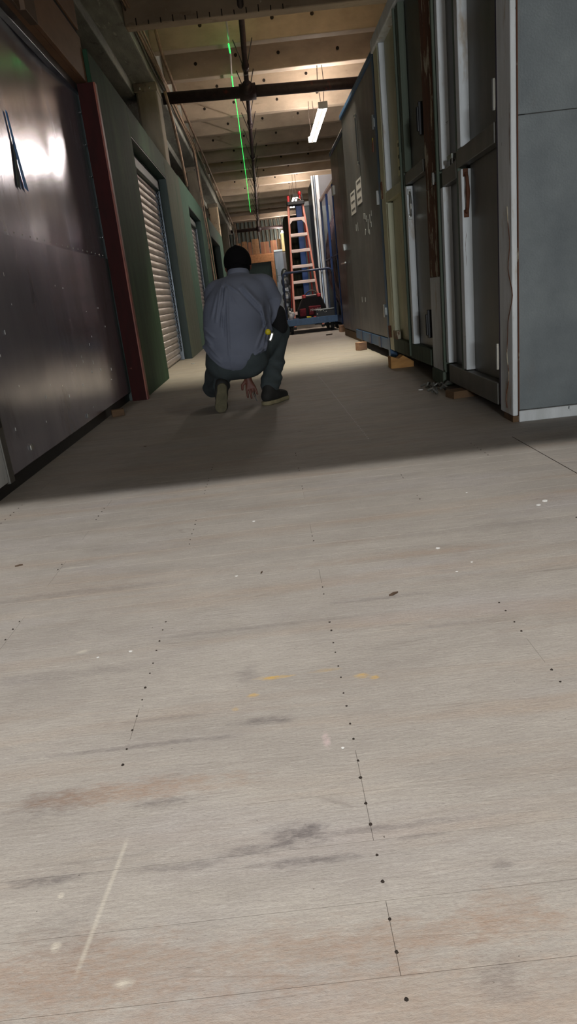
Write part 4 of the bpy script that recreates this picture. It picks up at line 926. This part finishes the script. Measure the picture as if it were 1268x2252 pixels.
# hem: curved tail, lowest at the middle; elbow openings
H_.cut(lambda X, Y, Z: (.262 + 2.9*(np.abs(X+.225))**2.0*1.15 + .25*np.maximum(Y-4.80,0) - Z)*.8)
nR = np.array(elR)-np.array(shR); nR /= np.linalg.norm(nR); pR = np.array(elR)+nR*.062
H_.cut(lambda X, Y, Z: np.where((X > .015) & (Z < .66), (X-pR[0])*nR[0]+(Y-pR[1])*nR[1]+(Z-pR[2])*nR[2], -1.))
def seg(X, Z, a, b, w_, A):
    ax, az = a; bx, bz = b; L = (bx-ax)**2+(bz-az)**2; t = np.clip(((X-ax)*(bx-ax)+(Z-az)*(bz-az))/L, 0, 1)
    dd = (X-ax-t*(bx-ax))**2+(Z-az-t*(bz-az))**2; return -1.6*A*np.exp(-dd/w_**2)*np.sin(np.pi*np.clip(t*.9+.08,0,1))**.4
folds = [((-.27,.82),(-.33,.60),.010,.010), ((-.245,.80),(-.30,.56),.008,.010), ((-.235,.80),(-.27,.38),.008,.008), ((-.262,.80),(-.29,.50),.006,-.007), ((-.29,.80),(-.36,.62),.012,.007),
 ((-.13,.80),(-.02,.66),.014,.013), ((-.02,.66),(-.005,.52),.012,.012), ((-.155,.775),(-.03,.61),.008,-.008), ((-.24,.83),(-.155,.76),.008,.006),
 ((-.0,.56),(-.09,.40),.010,.007), ((-.0,.52),(-.07,.34),.008,.008), ((.0,.47),(-.04,.33),.008,.010), ((-.42,.50),(-.38,.45),.010,.008), ((-.42,.56),(-.36,.50),.009,.007), ((-.41,.46),(-.33,.36),.009,.007), ((-.40,.40),(-.33,.33),.008,.006), ((-.10,.36),(-.02,.40),.010,.012), ((-.21,.74),(-.19,.69),.008,.004), ((-.26,.36),(-.26,.27),.01,.004)]
def sf(X, Y, Z):
    f = np.zeros(np.broadcast(X, Y, Z).shape)
    bk = (Y < 4.92)
    for a, b_, w_, A in folds: f = f+seg(X, Z, a, b_, w_, A)*bk
    f = f + .0018*np.sin(38*X+60*Z+4*np.sin(20*Z))*np.exp(-((Z-.42)/.10)**2)*bk
    return f
H_.mod(sf)
# sleeve folds
H_.mod(lambda X, Y, Z: .004*np.sin(70*(X*.5+Z*.6)+25*Y)*(X > .03)*(Z < .70))
garment(H_, 'shirt', 'shirt', 'grey-blue short-sleeved work shirt, untucked')
K = SDF((-.30, 4.88, .82), (.0, 5.12, .97), .005)       # collar
K.cap((-.160,4.99,.860), (-.158,5.005,.885), .080, .076, .0); K.cut(lambda X, Y, Z: -((X+.159)**2/.064**2+((Y-5.015)**2)/.064**2-1)*.03+0*Z)
garment(K, 'collar', 'shirt')
# --- cap
C_ = SDF((-.30, 4.88, .86), (.0, 5.32, 1.10), .005)
C_.ell((-.155,5.045,.965), (.096,.114,.108), .0).ell((-.155,5.045,1.072), (.010,.010,.007), .004)
C_.cut(lambda X, Y, Z: (.935-.10*(Y-5.05)*0 - Z)+.0*X + np.maximum(0, (Y-5.10))*.25)
C_.ell((-.155,5.165,.985), (.075,.075,.010), .01)
C_.ell((-.155,4.935,.945), (.030,.016,.010), .004, sub=True)
garment(C_, 'cap', 'cap', 'black baseball cap')
# black elbow sleeve on the right arm, under the short sleeve
E_ = SDF((-.05, 4.85, .40), (.26, 5.34, .72), .0055)
E_.cap((.08,4.99,.60), (elR[0]-.01, elR[1], elR[2]-.02), .056, .054, .01).cap((elR[0]-.01,elR[1],elR[2]-.02), (wrR[0], wrR[1]-.05, wrR[2]), .052, .036, .01)
garment(E_, 'arm_sleeve', 'sleeve', 'black elbow sleeve')
# short black hair below the cap
HR = SDF((-.30, 4.9, .84), (.0, 5.2, 1.0), .0055); HR.ell((-.155,5.035,.935), (.084,.096,.080), .0); HR.cut(lambda X, Y, Z: np.maximum(Z-.96, Y-5.07)+0*X)
garment(HR, 'hair', 'cap', 'short black hair')
# --- shoes
def shoe_up(name):
    s_ = SDF((-.24, 4.62, .0), (.18, 5.10, .22), .005); d = np.array((.60,.80,0)); d /= np.linalg.norm(d); h_ = np.array((-.075,4.745,.0))
    p = lambda a, z, sd=0: tuple(h_+d*a+np.array((d[1],-d[0],0))*sd+np.array((0,0,z)))
    return s_, p
s_, p = shoe_up('r')
s_.cap(p(.03,.058), p(.10,.062), .042, .046, .02).cap(p(.10,.060), p(.225,.040), .046, .034, .03).cap(p(.05,.08), p(.07,.12), .044, .048, .02); s_.cut(lambda X, Y, Z: .024-Z+0*X+0*Y)
o = garment(s_, 'shoe', 'shoe')
s_, p = shoe_up('r')
s_.cap(p(.025,.018), p(.10,.018), .042, .044, .02).cap(p(.10,.018), p(.225,.018), .046, .040, .03); s_.cut(lambda X, Y, Z: np.maximum(Z-.030, .002-Z)+0*X+0*Y)
garment(s_, 'shoe_sole', 'sole', 'worn tan sole of the flat right shoe')
# left foot stands on its toes, sole facing the camera, heel up
s_ = SDF((-.50, 4.50, .0), (-.20, 4.95, .30), .005)
s_.cap((-.352,4.69,.185), (-.362,4.675,.12), .040, .040, .02).cap((-.362,4.675,.12), (-.372,4.685,.045), .042, .040, .02).cap((-.352,4.74,.19), (-.352,4.70,.17), .045, .045, .02).cap((-.372,4.69,.04), (-.374,4.73,.03), .040, .028, .02)
s_.cut(lambda X, Y, Z: np.maximum(.002-Z, (4.655+.22*(.12-Z)*0-Y))+0*X)
garment(s_, 'shoe', 'shoe')
s_ = SDF((-.46, 4.58, .0), (-.26, 4.72, .26), .004)
s_.cap((-.350,4.655,.165), (-.360,4.655,.10), .034, .034, .02).cap((-.360,4.655,.10), (-.374,4.655,.040), .036, .042, .02); s_.cut(lambda X, Y, Z: np.maximum(np.maximum(4.640-Y, Y-4.668), .002-Z)+0*X)
garment(s_, 'shoe_sole', 'sole_dark', 'tan sole of the raised left foot, facing us')
# tape measure on the belt
r = thing('tape_measure', 'yellow and silver tape measure clipped at right hip of the worker', 'tape measure', (.0, 4.72, .47))
b = MB(); b.ell((0,0,.022), (.020,.016,.020), 10, 8); b.build('case_top', M['yellow'], r, smooth=True)
b = MB(); b.obox((.018,0,-.012), (.026,.03,.062), (0,.45,0)); b.build('case_body', M['chrome'], r, bevel=.008)
# pencil held in the left hand
b = MB(); b.cyl((-.150,4.80,.10),(-.130,4.79,.03),.0035,n=6)
tag(b.build('pencil', M['chrome'], loc=(-.14,4.79,.05)), 'thin pale marking pencil held in the hand of the worker', 'pencil')
